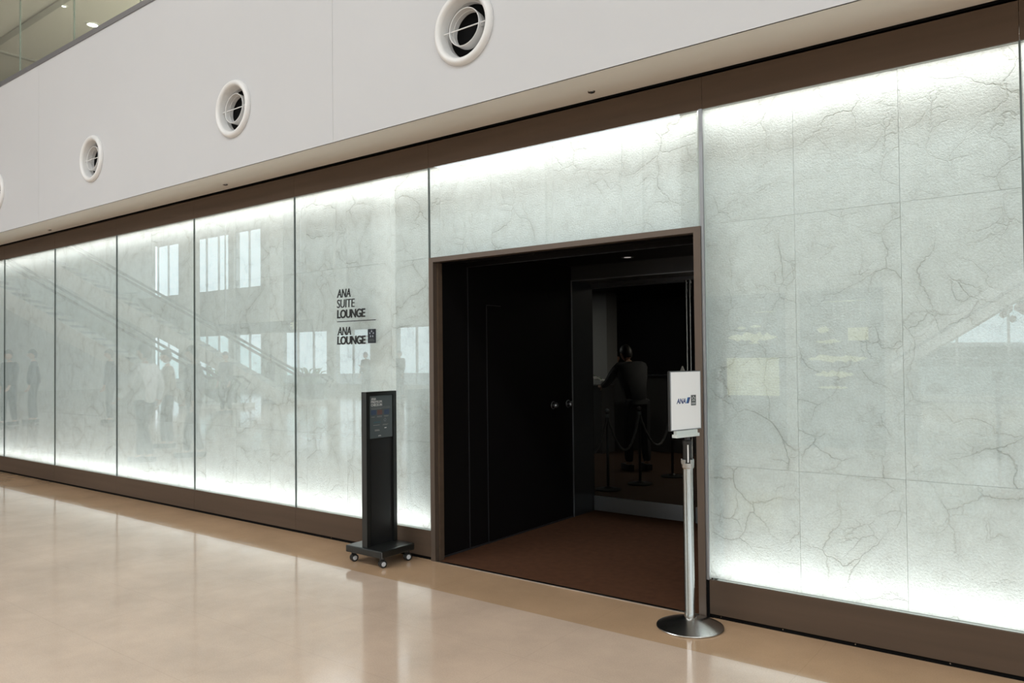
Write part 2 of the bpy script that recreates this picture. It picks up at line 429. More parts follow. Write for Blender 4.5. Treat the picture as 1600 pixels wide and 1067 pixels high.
# ------------------------------------------------------------------ lit panels
Z0, Z1 = 0.222, 3.03
side_words = {0: 'outermost backlit stone panel, a sliver at the left picture edge',
              1: 'backlit veined stone panel behind glass, leftmost whole one of the row',
              2: 'backlit veined stone panel behind glass, second whole one from the left',
              3: 'backlit veined stone panel behind glass, third whole one from the left',
              4: 'backlit veined stone panel behind glass, next but one left of the lettered panel',
              5: 'backlit veined stone panel carrying the black lounge lettering, left of the doorway',
              6: 'short backlit veined stone panel directly above the dark doorway',
              7: 'large backlit veined stone panel to the right of the doorway and silver post',
              8: 'backlit stone panel cut off by the right picture edge'}
side_words[4] = 'backlit veined stone panel behind glass, immediately left of the lettered one'
order = [0, 1, 2, 3, 4, 5, 6, 7, 8]
labels = ['backlit veined stone panel, cut to a sliver at the left picture edge',
          'narrowest whole backlit stone panel, first from the left edge of the picture',
          'backlit veined stone panel, second whole one from the left picture edge',
          'backlit veined stone panel, third whole one from the left picture edge',
          'backlit veined stone panel immediately left of the panel with black lettering',
          'backlit veined stone panel carrying the black lettering, left of the doorway',
          'short backlit veined stone panel directly above the dark doorway',
          'large backlit veined stone panel right of the doorway and silver post',
          'backlit stone panel cut to a sliver at the right picture edge']
panels = []
ZJ = [0.198, 0.885, 2.352, 3.062]
for i, (a, b, low) in enumerate(spans):
    zb = Z0 if low else 2.325
    t = thing('backlit_wall_panel', ((a+b)/2, 0.08, zb), labels[i], 'wall panel', 'backlit stone panels behind glass')
    MB().box(a+0.004, b-0.004, 0.002, 0.012, zb, Z1+0.02).build('glass_pane', M_glass, t)
    nt_ = 4 if not low else 3
    xs0, xs1 = (a+0.012, b-0.004)
    ks = [-4.118, -3.600, -3.045, -2.489, -1.868] if not low else [a + (b-a)*k/3 for k in range(4)]
    if i == 7: ks = [-1.868, -1.375, -0.825, -0.272]
    zs = ZJ if low else [2.325, 3.062]
    for k in range(nt_):
        for q in range(len(zs)-1):
            lo = ks[k] + (-0.050 if (k == 0 and i == 7) else 0.0008); hi = ks[k+1]-0.0008
            if i == 6 and k == 3: hi = -1.924
            MB().box(lo, hi, 0.13, 0.145, zs[q]+(0.0007 if q else 0), zs[q+1]-0.0007).build('stone_tile', M_stone, t)
    if i == 7: MB().box(-1.890, -1.868, -0.003, 0.014, zb, Z1).build('edge_strip', M_greymetal, t)
    elif i != 8 or True: MB().box(a-0.0045, a+0.0045, -0.001, 0.014, zb, Z1).build('joint_seal', M_seal, t)
    if i == 7: MB().box(-1.922, -1.910, 0.053, 0.129, zb-0.04, 3.062).build('side_fin', M_trough, t)
    tr_ = MB()
    if low: tr_.box(a+0.001, b-0.001, 0.11, 0.145, zb-0.05, zb-0.026)
    tr_.box(a+0.001, b-0.001, 0.11, 0.145, 3.063, 3.09)
    tr_.build('light_trough', M_trough, t)
    panels.append(t)

# ------------------------------------------------------------------ lettering on the glass
def put_text(name, mbm, m, parent): 
    b = MB(); b.add(mbm); return b.build(name, m, parent)
G = -0.0035
X0 = -5.194
RX, UZ = (1, 0, 0), (0, 0, 1)
sg = thing('lounge_sign', (X0, 0, 1.66), 'black raised lettering with a line and star emblem on the lit glass', 'sign')
put_text('lettering', text_bm('ANA', (X0, G+0.0, 2.078), RX, UZ, 0.172, 0.072, 0.006, 0.006, 0.16), M_letter, sg)
put_text('lettering', text_bm('SUITE', (X0, G, 1.990), RX, UZ, 0.222, 0.072, 0.006, -0.003, 0.06), M_letter, sg)
put_text('lettering', text_bm('LOUNGE', (X0, G, 1.900), RX, UZ, 0.352, 0.074, 0.006, 0.022, 0.05, 0.92), M_letter, sg)
plate((X0, G, 1.8725), RX, UZ, 0.0, 0.478, -0.003, 0.003, 0.0, 0.006).build('divider_line', M_letter, sg)
put_text('lettering', text_bm('ANA', (X0+0.004, G, 1.756), RX, UZ, 0.172, 0.070, 0.006, 0.006, 0.16), M_letter, sg)
put_text('lettering', text_bm('LOUNGE', (X0, G, 1.676), RX, UZ, 0.354, 0.072, 0.006, 0.022, 0.05, 0.92), M_letter, sg)
em = plate((X0+0.385, G, 1.682), RX, UZ, 0, 0.093, 0, 0.116, 0, 0.005).build('star_emblem', M_logo, sg)
star_ring((X0+0.385, G, 1.682), RX, UZ, 0.0465, 0.075, 0.022, 0.0095, 0.005, 0.0065).build('star_ring', M_star, em)
bl = plate((X0+0.385, G, 1.682), RX, UZ, 0.022, 0.071, 0.030, 0.034, 0.005, 0.006)
for z in (0.022, 0.015): bl.add(plate((X0+0.385, G, 1.682), RX, UZ, 0.012, 0.081, z, z+0.003, 0.005, 0.006).bm)
bl.build('emblem_caption', M_grey, em)

# ------------------------------------------------------------------ doorway frame and alcove
DL, DR, DT = -4.112, -1.886, 2.326
fr = MB().box(DL, DL+0.045, -0.012, 0.05, 0.0, DT).box(DR-0.045, DR, -0.012, 0.05, 0.0, DT).box(DL+0.045, DR-0.045, -0.012, 0.05, DT-0.036, DT)
struct('trim_39', MB().box(-4.118, -1.93, 0.051, 0.19, 2.295, 2.312), M_black)
struct('trim_40', fr, M_bronze_l, 'lighter bronze frame around the doorway')
struct('trim_42', MB().box(DR, DR+0.018, -0.002, 0.02, 0.0, 0.222), M_black)
# second thin frame line inside the left jamb
struct('trim_43', MB().box(DL+0.045, DL+0.06, 0.03, 0.075, 0.0, DT-0.04), M_bronze, 'inner rebate of the left jamb')
AX0, AX1 = -4.096, -1.945
ZC = 2.43
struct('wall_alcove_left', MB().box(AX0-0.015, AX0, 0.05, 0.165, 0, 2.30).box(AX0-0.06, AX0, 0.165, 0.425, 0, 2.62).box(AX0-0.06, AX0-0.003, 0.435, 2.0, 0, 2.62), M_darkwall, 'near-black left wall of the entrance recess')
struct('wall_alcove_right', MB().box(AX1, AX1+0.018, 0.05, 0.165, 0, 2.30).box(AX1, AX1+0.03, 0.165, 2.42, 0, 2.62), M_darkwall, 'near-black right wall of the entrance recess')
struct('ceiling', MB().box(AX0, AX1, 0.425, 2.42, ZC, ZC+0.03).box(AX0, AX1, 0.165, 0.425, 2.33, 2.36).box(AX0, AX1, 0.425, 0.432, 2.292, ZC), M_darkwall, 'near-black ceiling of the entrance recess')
struct('trim_44', MB().box(AX0, AX1, 0.423, 0.4255, 2.288, 2.2925), M_darkmetal, 'thin edge line of the stepped recess ceiling')
struct('trim_45', MB().box(AX0-0.002, AX0+0.004, 0.425, 0.433, 0, 2.29), M_darkmetal)
struct('baseboard_alcove', MB().box(AX0-0.002, AX0+0.006, 0.05, 1.99, 0, 0.012), M_darkmetal)
# flush panelled door in the left recess wall
dr = MB().box(AX0-0.003, AX0+0.006, 0.672, 1.672, 0.015, 1.99).build('door_1', M_darkwall); dr['kind'] = 'structure'
ed = MB().box(AX0+0.002, AX0+0.008, 0.662, 0.668, 0.015, 1.995).box(AX0+0.002, AX0+0.008, 0.668, 0.86, 1.991, 1.996)
ed.build('door_edge', M_darkmetal, dr)
for y in (1.64, 1.895):
    k = MB().lathe([(0.0, 0.052), (0.018, 0.050), (0.026, 0.040), (0.024, 0.028), (0.012, 0.020), (0.012, 0.0)], (AX0+0.005, y, 1.10), 'x', 28)
    k.lathe([(0.036, 0.0), (0.038, 0.004), (0.034, 0.008), (0.030, 0.008), (0.030, 0.0)], (AX0+0.004, y, 1.10), 'x', 28, closed=True)
    k.build('door_knob', M_greymetal, dr, smooth=True)
# back portal: grey metal jamb, header, glass screen with bottom rail
struct('trim_46', MB().box(AX0-0.01, AX0+0.004, 1.99, 2.37, 0, 2.29), M_darkmetal, 'dark grey metal jamb of the glass screen')
struct('trim_47', MB().box(AX0, AX1, 1.985, 2.37, 2.288, 2.30).box(AX0, AX1, 2.33, 2.39, 2.255, 2.288).box(AX0, AX1, 1.985, 1.993, 2.30, ZC), M_darkmetal, 'dark metal header over the glass screen')
struct('trim_48', MB().box(AX0, AX1, 1.981, 1.985, 2.288, 2.296).box(AX0+0.001, AX0+0.012, 1.975, 1.983, 0, 2.296), M_greymetal, 'fine bright edge around the inner portal')
dg_ = thing('glass_screen', (-3.5, 2.37, 0.0), 'dark glass door screen with a grey bottom rail at the back of the recess', 'glass door')
MB().box(-4.10, -3.065, 2.36, 2.372, 0.145, 2.258).build('glass_pane', M_glassd, dg_)
MB().box(-4.09, -3.04, 2.35, 2.385, 0.005, 0.148, 0.003).build('bottom_rail', M_greymetal, dg_)
MB().box(-4.09, -3.04, 2.352, 2.383, 2.24, 2.262).build('top_rail', M_darkmetal, dg_)
pp = thing('glass_screen', (-2.5, 2.37, 0.0), 'narrow glass strip seen between the silver pull rods and the right frame', 'glass door')
MB().box(-3.0, -1.9, 2.36, 2.372, 0.05, 2.258).build('glass_pane', M_glassd, pp)
MB().box(-3.0, -1.9, 2.35, 2.385, 0.005, 0.148).build('bottom_rail', M_greymetal, pp)
for k, x in enumerate((-3.048, -3.012)):
    r_ = MB().lathe([(0.0085, 0.02), (0.0085, 2.255)], (x, 2.335, 0), 'z', 16)
    o = r_.build('pull_rod', M_steel, smooth=True)
    tag(o, ['tall thin silver rod on the glass screen, left one of the pair', 'tall thin silver rod on the glass screen, right one nearest the frame'][k], 'rod', 'pull rods on the glass screen')
# recessed fittings in the recess ceiling
dl = thing('downlight', (-3.32, 1.71, ZC), 'round recessed downlight with a pale rim in the dark recess ceiling, larger of two', 'downlight')
MB().lathe([(0.032, -0.001), (0.052, -0.004), (0.056, 0.0), (0.032, 0.0)], (-3.32, 1.71, ZC), 'z', 32, closed=True).build('rim', M_greymetal, dl)
MB().lathe([(0.0, -0.002), (0.031, -0.002), (0.031, 0.0)], (-3.32, 1.71, ZC), 'z', 24).build('diffuser', M_glowdim, dl)
dl = thing('smoke_detector', (-3.29, 2.11, ZC), 'small round ceiling fitting beside the downlight in the dark recess', 'detector')
MB().lathe([(0.0, -0.012), (0.02, -0.011), (0.034, -0.003), (0.036, 0.0)], (-3.29, 2.11, ZC), 'z', 24).build('cover', M_greymetal, dl, smooth=True)

# ------------------------------------------------------------------ lounge interior beyond the screen
struct('floor', MB().box(-9.5, -1.9, 2.42, 9.2, -0.1, -0.002), M_ropefloor, 'dark brown lounge floor beyond the glass')
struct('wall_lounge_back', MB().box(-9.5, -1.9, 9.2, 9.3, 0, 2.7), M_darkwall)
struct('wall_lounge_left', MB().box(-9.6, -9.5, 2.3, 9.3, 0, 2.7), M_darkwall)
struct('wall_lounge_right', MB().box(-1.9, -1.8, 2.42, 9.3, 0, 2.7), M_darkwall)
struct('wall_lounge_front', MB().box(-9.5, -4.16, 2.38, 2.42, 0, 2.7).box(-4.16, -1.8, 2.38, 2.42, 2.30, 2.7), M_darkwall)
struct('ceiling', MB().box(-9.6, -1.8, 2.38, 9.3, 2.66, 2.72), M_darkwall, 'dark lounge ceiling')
tag(MB().box(-6.98, -6.63, 7.0, 7.35, 0.0, 2.66, 0.004).build('column', M_column), 'pale grey square column inside the lounge behind the glass', 'column')
pd = thing('pedestal', (-6.5, 6.5, 0), 'low grey stand with white flowers in front of the pale column', 'pedestal')
MB().box(-6.80, -6.36, 6.35, 6.75, 0, 1.06, 0.004).box(-6.82, -6.34, 6.33, 6.77, 1.06, 1.09, 0.004).build('body', M_counter, pd)
orch = thing('orchid', (-6.6, 6.55, 1.09), 'white flower spray lying on the grey stand by the pale column', 'flowers')
ob = MB()
for k in range(16):
    t_ = k/15; ob.ball((-6.72+0.34*t_, 6.55+random.uniform(-.05, .05), 1.28-0.13*t_**0.6+random.uniform(-.012, .012)), (0.035, 0.030, 0.022), 1)
ob.build('petals', M_petal, orch, smooth=True)
MB().tube([(-6.72, 6.55, 1.09), (-6.74, 6.55, 1.2), (-6.68, 6.55, 1.27), (-6.5, 6.55, 1.2), (-6.4, 6.55, 1.13)], 0.006, 6).build('stem', M_leaf, orch)
MB().lathe([(0.04, 0.0), (0.05, 0.06), (0.055, 0.07)], (-6.72, 6.55, 1.09), 'z', 20).build('pot', M_column, orch)
ct = thing('reception_counter', (-5.9, 7.3, 0), 'long dark reception counter with a thin bright top edge inside the lounge', 'counter')
MB().box(-6.60, -5.48, 7.05, 7.6, 0.0, 1.22, 0.004).build('body', M_counter, ct)
MB().box(-6.62, -5.46, 7.02, 7.63, 1.22, 1.245, 0.003).build('top', M_darkmetal, ct)
MB().box(-5.478, -5.466, 7.02, 7.03, 0.15, 1.22).build('edge_trim', M_greymetal, ct)
ts = MB().poly([(-5.40, 1.245), (-5.28, 1.245), (-5.34, 1.385)], 'y', 7.15, 7.19)
c2 = thing('side_cabinet', (-5.2, 7.3, 0), 'dark cabinet behind the white sign, carrying a small triangular stand', 'cabinet')
MB().box(-5.45, -4.6, 7.05, 7.6, 0, 1.245, 0.004).build('body', M_counter, c2)
tag(ts.build('table_tent', M_whiteplain), 'small grey triangular tent card just above the white sign board', 'card')
# roped posts
ST = [(-4.74, 2.95), (-4.59, 3.49), (-4.47, 4.05), (-4.40, 4.80)]
sl = ['slim black rope post half hidden by the left jamb', 'slim black rope post nearest the left jamb inside the glass',
      'slim black rope post in the middle of the glass screen', 'slim black rope post just left of the white sign']
for k, (x, y) in enumerate(ST):
    t = thing('rope_post', (x, y, 0), sl[k], 'rope post', 'rope posts inside the lounge')
    MB().lathe([(0.0, 0.0), (0.15, 0.0), (0.15, 0.012), (0.06, 0.022), (0.02, 0.04), (0.0, 0.04)], (x, y, 0), 'z', 28).build('base', M_blackplastic, t)
    MB().lathe([(0.017, 0.03), (0.017, 0.90)], (x, y, 0), 'z', 16).build('pole', M_blackplastic, t, smooth=True)
    MB().lathe([(0.022, 0.84), (0.024, 0.86), (0.022, 0.88)], (x, y, 0), 'z', 16).build('hook_ring', M_greymetal, t)
    MB().lathe([(0.017, 0.90), (0.028, 0.915), (0.028, 0.93), (0.0, 0.945)], (x, y, 0), 'z', 16).build('cap', M_greymetal, t, smooth=True)
rl = ['dark sagging rope from the left jamb to the first post', 'dark sagging rope between the first and middle posts behind the glass',
      'dark sagging rope between the middle post and the one beside the sign']
for k in range(3):
    a, b = ST[k], ST[k+1]; pts = []
    for q in range(33):
        s_ = q/32; sag = 0.42*(1-(2*s_-1)**2)
        wv = 0.004*math.sin(q*2.2)
        pts.append((a[0]+(b[0]-a[0])*s_+0.02*math.sin(PI*s_), a[1]+(b[1]-a[1])*s_, 0.86-sag+wv))
    tag(MB().tube(pts, [0.012+0.004*(q % 2) for q in range(33)], 8).build('rope', M_rope), rl[k], 'rope', 'ropes between the posts')

# ------------------------------------------------------------------ fascia with round air jets
YF = -0.414
ZS, ZT = 3.252, 5.166
fx = [-46, -21.07, -15.63, -10.19, -4.745, 0.70, 12]
vents = [(-11.49, 3.79), (-8.79, 3.79), (-6.09, 3.79), (-3.385, 3.79), (-0.68, 3.79)]
VR = 0.212     # hole radius
for a, b in zip(fx, fx[1:]):
    bm = bmesh.new()
    vs_ = [v for v in vents if a < v[0] < b]
    x0, x1 = a+0.0012, b-0.0012
    outer = [(x0, ZS), (x1, ZS), (x1, ZT), (x0, ZT)]
    es = []
    ov = [bm.verts.new((p[0], YF, p[1])) for p in outer]
    es += [bm.edges.new((ov[i], ov[(i+1) % 4])) for i in range(4)]
    for vx, vz in vs_:
        cv = [bm.verts.new((vx+VR*math.cos(2*PI*k/64), YF, vz+VR*math.sin(2*PI*k/64))) for k in range(64)]
        es += [bm.edges.new((cv[i], cv[(i+1) % 64])) for i in range(64)]
    bmesh.ops.triangle_fill(bm, edges=es, use_beauty=True)
    fs = [f for f in bm.faces]
    ex = bmesh.ops.extrude_face_region(bm, geom=fs)
    bmesh.ops.translate(bm, vec=(0, 0.012, 0), verts=[v for v in ex['geom'] if isinstance(v, bmesh.types.BMVert)])
    bmesh.ops.recalc_face_normals(bm, faces=bm.faces[:])
    mb = MB(); mb.bm.free(); mb.bm = bm
    struct('wall_fascia', mb, M_fascia, 'smooth white upper fascia sheet')
struct('wall_fascia', MB().box(-46, 12, YF+0.013, YF+0.03, ZS+0.01, 3.50).box(-46, 12, YF+0.013, YF+0.03, 4.08, ZT-0.005).box(-46, 12, -0.02, 0.0, ZS+0.02, ZT-0.01), M_black, 'inner lining behind the fascia')
struct('ceiling', MB().box(-46, 12, YF+0.002, 0.012, ZS, ZS+0.012), M_soffit, 'cream soffit under the fascia')
struct('wall_upper', MB().box(-46, 12, 0.0, 0.2, 3.27, 5.0), M_wallpale)

vl = ['round white air outlet cut by the left picture edge', 'smallest whole round white air outlet, left end of the fascia',
      'round white air outlet in the middle of the fascia row', 'largest round white air outlet at the top of the picture', 'round white air outlet beyond the right picture edge']
def vent(i, x, z):
    t = thing('air_outlet', (x, YF, z), vl[i], 'air vent', 'round air outlets in the fascia')
    prof = []
    for k in range(17):
        a = PI*k/16
        prof.append((0.228+0.029*math.cos(a), -0.034*math.sin(a)-0.001))
    prof += [(0.192, 0.02), (0.185, 0.08), (0.187, 0.08), (0.196, 0.02), (0.204, 0.012)]
    MB().lathe([(r, h) for r, h in prof], (x, YF, z), 'y', 64, closed=True).build('rim', M_vent, t, smooth=True)
    MB().lathe([(0.1865, 0.04), (0.190, 0.042), (0.189, 0.048), (0.1855, 0.046)], (x, YF, z), 'y', 64, closed=True).build('seam_ring', M_vent, t)
    MB().lathe([(0.0, 0.28), (0.26, 0.28), (0.26, 0.081), (0.186, 0.081)], (x, YF, z), 'y', 40).build('duct', M_black, t)
    # inner nozzle, slightly drooped
    inner = MB().lathe([(0.128, -0.030), (0.131, -0.032), (0.134, -0.030), (0.130, 0.045), (0.126, 0.045), (0.126, 0.0)], (0, 0, 0), 'y', 56, closed=True)
    inner.lathe([(0.1268, 0.006), (0.124, 0.008), (0.124, 0.013), (0.1266, 0.015)], (0, 0, 0), 'y', 56, closed=True)
    inner.xf(Matrix.Translation((x, YF+0.03, z+0.006)) @ Matrix.Rotation(math.radians(-4), 4, 'X'))
    nz = inner.build('nozzle', M_vent, t, smooth=True)
    MB().tube([(x-0.19, YF+0.012, z+0.004), (x+0.19, YF+0.012, z+0.004)], 0.0045, 8).build('cross_rod', M_vent, t)
    MB().box(x-0.128, x+0.128, YF+0.125, YF+0.132, z-0.06, z-0.045).build('deflector_vane', M_greymetal, t)
    MB().lathe([(0.0, 0.006), (0.018, 0.006), (0.020, 0.0), (0.0, 0.0)], (x+0.1335, YF+0.028, z+0.004), 'x', 20).build('pivot', M_vent, t)
    return t
for i, (x, z) in enumerate(vents): vent(i, x, z)

# soffit sprinklers
for k, (x, y) in enumerate([(-2.56, -0.126), (-6.68, -0.126), (-10.67, -0.10)]):
    t = thing('sprinkler', (x, y, ZS), ['small round sprinkler head in the soffit, largest, above the doorway', 'small sprinkler head in the soffit below the middle air outlet',
              'tiny sprinkler head in the soffit near the left edge'][k], 'sprinkler', 'sprinklers in the soffit')
    MB().lathe([(0.012, -0.006), (0.022, -0.006), (0.025, 0.0), (0.012, 0.0)], (x, y, ZS), 'z', 24, closed=True).build('rosette', M_steel, t)
    MB().lathe([(0.0, -0.013), (0.009, -0.012), (0.010, 0.0)], (x, y, ZS), 'z', 16).build('head', M_darkmetal, t)

# ------------------------------------------------------------------ upper gallery with glass parapet
struct('trim_60', MB().box(-46, 12, YF-0.012, YF+0.05, ZT, ZT+0.055), M_greymetal, 'metal shoe rail under the parapet glass')
px = [-10.775+1.5105*k for k in range(-8, 15)]
gl_labels = {6: 'green tinted parapet pane beyond the left picture edge', 11: 'green tinted parapet pane beyond the top picture edge', 7: 'green tinted parapet pane at the left edge of the gallery', 8: 'green tinted parapet pane between the two dark joints above the fascia',
             9: 'green tinted parapet pane with the bright lamp glow behind it', 10: 'green tinted parapet pane, only its lower corner at the picture top'}
for k in range(len(px)-1):
    if not (6 <= k <= 11): continue
    p = MB().box(px[k]+0.004, px[k+1]-0.004, YF+0.004, YF+0.018, ZT+0.055, ZT+1.35).build('parapet_pane', M_glassg)
    tag(p, gl_labels.get(k, 'green tinted parapet pane of the gallery outside the picture'), 'glass panel', 'glass parapet panes of the upper gallery')
    e = MB().box(px[k]-0.004, px[k]+0.004, YF+0.003, YF+0.019, ZT+0.055, ZT+1.35).build('joint_seal', M_seal, p)
struct('floor', MB().box(-46, 12, YF+0.06, 13, 5.0, 5.12), M_wallpale, 'slab of the upper gallery')
struct('ceiling', MB().box(-46, 12, -0.6, 13, 8.0, 8.15), M_ceil, 'beige ceiling of the upper gallery')
for k, yb in enumerate((1.6, 5.2, 8.8)):
    struct('trim_%d' % (62+k), MB().box(-46, 12, yb, yb+0.12, 7.97, 8.0), M_column, 'shallow ceiling joint of the upper gallery')
for k, xb in enumerate((-24, -18, -12, -6)):
    struct('trim_%d' % (66+k), MB().box(xb, xb+0.10, -0.6, 13, 7.965, 8.0), M_column, 'shallow ceiling joint of the upper gallery')
struct('wall_gallery', MB().box(-46, 12, 13, 13.2, 5, 8.1), M_wallpale)
lamps = [(-15.17, 2.45, 'bright round ceiling lamp seen through the parapet glass'), (-14.77, 1.77, 'faint small round ceiling lamp high behind the parapet glass'), (-19, 3.0, 'round ceiling lamp far left behind the parapet glass')]
for k, (x, y, lab) in enumerate(lamps):
    t = thing('overhead_light', (x, y, 8.0), lab, 'lamp', 'gallery ceiling lamps')
    MB().lathe([(0.0, -0.012), ((0.09, 0.03, 0.08)[k], -0.012), ((0.09, 0.03, 0.08)[k], 0.0)], (x, y, 8.0), 'z', 28).build('diffuser', M_glow, t)
    r0 = (0.09, 0.03, 0.08)[k]
    MB().lathe([(r0+.003, -0.016), (r0+0.03, -0.016), (r0+0.035, 0.0), (r0+.003, 0.0)], (x, y, 8.0), 'z', 28, closed=True).build('rim', M_vent, t)
area('gallery_fill', (-5, 6, 7.95), (8, 6), 4200, (0, 0, 0), (1, 0.95, 0.86))  # added area light, set out of view to brighten the gallery

# ------------------------------------------------------------------ wheeled poster stand
ws = thing('poster_stand', (-4.43, -0.24, 0.0), 'black wheeled poster stand with a grey information poster, left of the doorway', 'poster stand')
bx0, bx1, by0, by1 = -4.63, -4.235, -0.41, -0.065
bs = MB().box(bx0, bx1, by0, by1, 0.078, 0.131, 0.010)
bs.build('base_plate', M_standblack, ws)
MB().box(bx1-0.004, bx1+0.002, by0+0.004, by0+0.0055, 0.082, 0.124).build('edge_trim', M_greymetal, ws)
px0, px1, py0, py1 = -4.465, -4.41, -0.39, -0.076
post = MB().box(px0, px1, py0, py0+0.036, 0.131, 1.301, 0.002)       # near flange
post.box(px0, px1, py1-0.036, py1, 0.131, 1.301, 0.002)              # far flange
post.box(px0, px1, py0+0.036, py1-0.036, 1.272, 1.301, 0.001)
post.build('post_frame', M_standblack, ws)
MB().box(px0+0.004, px1-0.018, py0+0.036, py1-0.036, 0.131, 1.272).build('centre_panel', M_standpanel, ws)
MB().box(px1-0.018, px1-0.013, py0+0.052, py1-0.052, 0.145, 0.94, 0.001).build('lower_panel', M_standpanel, ws)
fx_ = px1-0.006
pf = MB().box(px1-0.018, fx_, py0+0.037, py1-0.040, 0.945, 1.269, 0.001).build('poster', M_poster, ws)
PO, PR, PU = (fx_, py0+0.040, 0.948), (0, 1, 0), (0, 0, 1)
pw, ph = 0.231, 0.318
def ptxt(body, x, y, w, h, m, bold=0.0, nm='poster_lettering'):
    b = MB(); b.add(text_bm(body, (fx_, PO[1]+x, PO[2]+y), PR, PU, w, h, 0.0006, bold)); return b.build(nm, m, pf)
ptxt('ANA', 0.016, 0.288, 0.048, 0.018, M_whiteplain, 0.0)
ptxt('PREMIUM', 0.014, 0.265, 0.110, 0.019, M_whiteplain, 0.0)
ptxt('CHECK-IN', 0.014, 0.242, 0.112, 0.019, M_whiteplain, 0.012)
ptxt('ANA', 0.085, 0.010, 0.030, 0.009, M_whiteplain, 0.01)
for x0, x1, y0, y1 in [(0.014, 0.21, 0.2335, 0.2345), (0.014, 0.21, 0.224, 0.2255), (0.014, 0.12, 0.218, 0.2195), (0.016, 0.05, 0.158, 0.161), (0.075, 0.125, 0.163, 0.165), (0.075, 0.125, 0.157, 0.159),
                       (0.145, 0.195, 0.163, 0.165), (0.15, 0.19, 0.158, 0.160), (0.135, 0.19, 0.098, 0.1), (0.13, 0.18, 0.092, 0.094), (0.035, 0.1, 0.095, 0.098), (0.05, 0.095, 0.060, 0.063), (0.05, 0.1, 0.052, 0.057)]:
    plate(PO, PR, PU, x0, x1, y0, y1, 0.0002, 0.0008).build('poster_text_line', M_column, pf)
for x0, m in ((0.012, M_blue), (0.076, M_red), (0.148, M_blue)):
    plate(PO, PR, PU, x0, x0+0.052, 0.175, 0.212, 0.0002, 0.0008).build('poster_picture', m, pf)
plate(PO, PR, PU, 0.038, 0.110, 0.112, 0.124, 0.0002, 0.0008).build('poster_picture', M_teal, pf)
star_ring(PO, PR, PU, 0.156, 0.132, 0.010, 0.0035, 0.0002, 0.0008).build('poster_emblem', M_star, pf)
sl_ = plate(PO, PR, PU, 0.150, 0.172, 0.068, 0.074, 0.0002, 0.0008); sl_.build('poster_mark', M_whiteplain, pf)
for (cx, cy, lab) in [(-4.595, -0.36, 'front left'), (-4.275, -0.365, 'front right'), (-4.275, -0.105, ''), (-4.595, -0.105, '')]:
    c = MB()
    c.lathe([(0.0, 0.0), (0.024, 0.0), (0.029, 0.004), (0.029, 0.013), (0.024, 0.017), (0.0, 0.017)], (0, 0, 0.029), 'x', 28)
    c.lathe([(0.0, -0.028), (0.024, -0.028), (0.029, -0.024), (0.029, -0.015), (0.024, -0.011), (0.0, -0.011)], (0, 0, 0.029), 'x', 28)
    c.xf(Matrix.Translation((cx+0.006, cy, 0)) @ Matrix.Rotation(math.radians(-20), 4, 'Z'))
    w = c.build('caster_wheel', M_blackplastic, ws, smooth=True)
    h = MB().box(-0.0105, -0.0005, -0.020, 0.018, 0.022, 0.074, 0.003); h.lathe([(0.016, 0.062), (0.016, 0.08)], (0, 0, 0), 'z', 16)
    h.xf(Matrix.Translation((cx+0.006, cy, 0)) @ Matrix.Rotation(math.radians(-20), 4, 'Z')); h.build('caster_fork', M_blackplastic, w)
    k = MB().lathe([(0.0, 0.0195), (0.016, 0.0190), (0.018, 0.016)], (0, 0, 0.029), 'x', 24)
    k.xf(Matrix.Translation((cx+0.006, cy, 0)) @ Matrix.Rotation(math.radians(-20), 4, 'Z')); k.build('caster_cap', M_caster, w, smooth=True)

# ------------------------------------------------------------------ silver post
SX, SY = -1.897, -0.215
st = thing('barrier_post', (SX, SY, 0), 'silver barrier post with a domed round base in front of the doorway frame', 'barrier post')
MB().lathe([(0.0, 0.0), (0.186, 0.0), (0.190, 0.006), (0.188, 0.010), (0.150, 0.024), (0.10, 0.040), (0.055, 0.052), (0.036, 0.057), (0.0, 0.057)], (SX, SY, 0), 'z', 80).build('base', M_base, st, smooth=True)
MB().lathe([(0.0315, 0.055), (0.0315, 0.085), (0.0295, 0.088), (0.0295, 0.935), (0.0, 0.935)], (SX, SY, 0), 'z', 40).build('pole', M_steel, st, smooth=True)
cr = MB().lathe([(0.033, 0.905), (0.0365, 0.910), (0.0375, 0.935), (0.030, 0.935), (0.030, 0.905)], (SX, SY, 0), 'z', 40, closed=True)
for k in range(4):
    a = PI/4+PI/2*k + 0.5
    b2 = MB().box(0.029, 0.038, -0.014, 0.014, 0.93, 0.957, 0.002); b2.xf(Matrix.Translation((SX, SY, 0)) @ Matrix.Rotation(a, 4, 'Z')); cr.add(b2.bm)
cr.build('collar', M_steel, st)
MB().lathe([(0.0, 0.93), (0.0265, 0.93), (0.0265, 1.035), (0.030, 1.045), (0.030, 1.060), (0.020, 1.068), (0.0, 1.068)], (SX, SY, 0), 'z', 36).build('head', M_blackplastic, st, smooth=True)
a_ = math.radians(58)
hb = MB().box(0.0262, 0.0285, -0.0035, 0.0035, 0.94, 1.045); hb.xf(Matrix.Translation((SX, SY, 0)) @ Matrix.Rotation(-a_, 4, 'Z')); hb.build('head_highlight', M_whiteplain, st)  # white strip standing in for the highlight on the black head

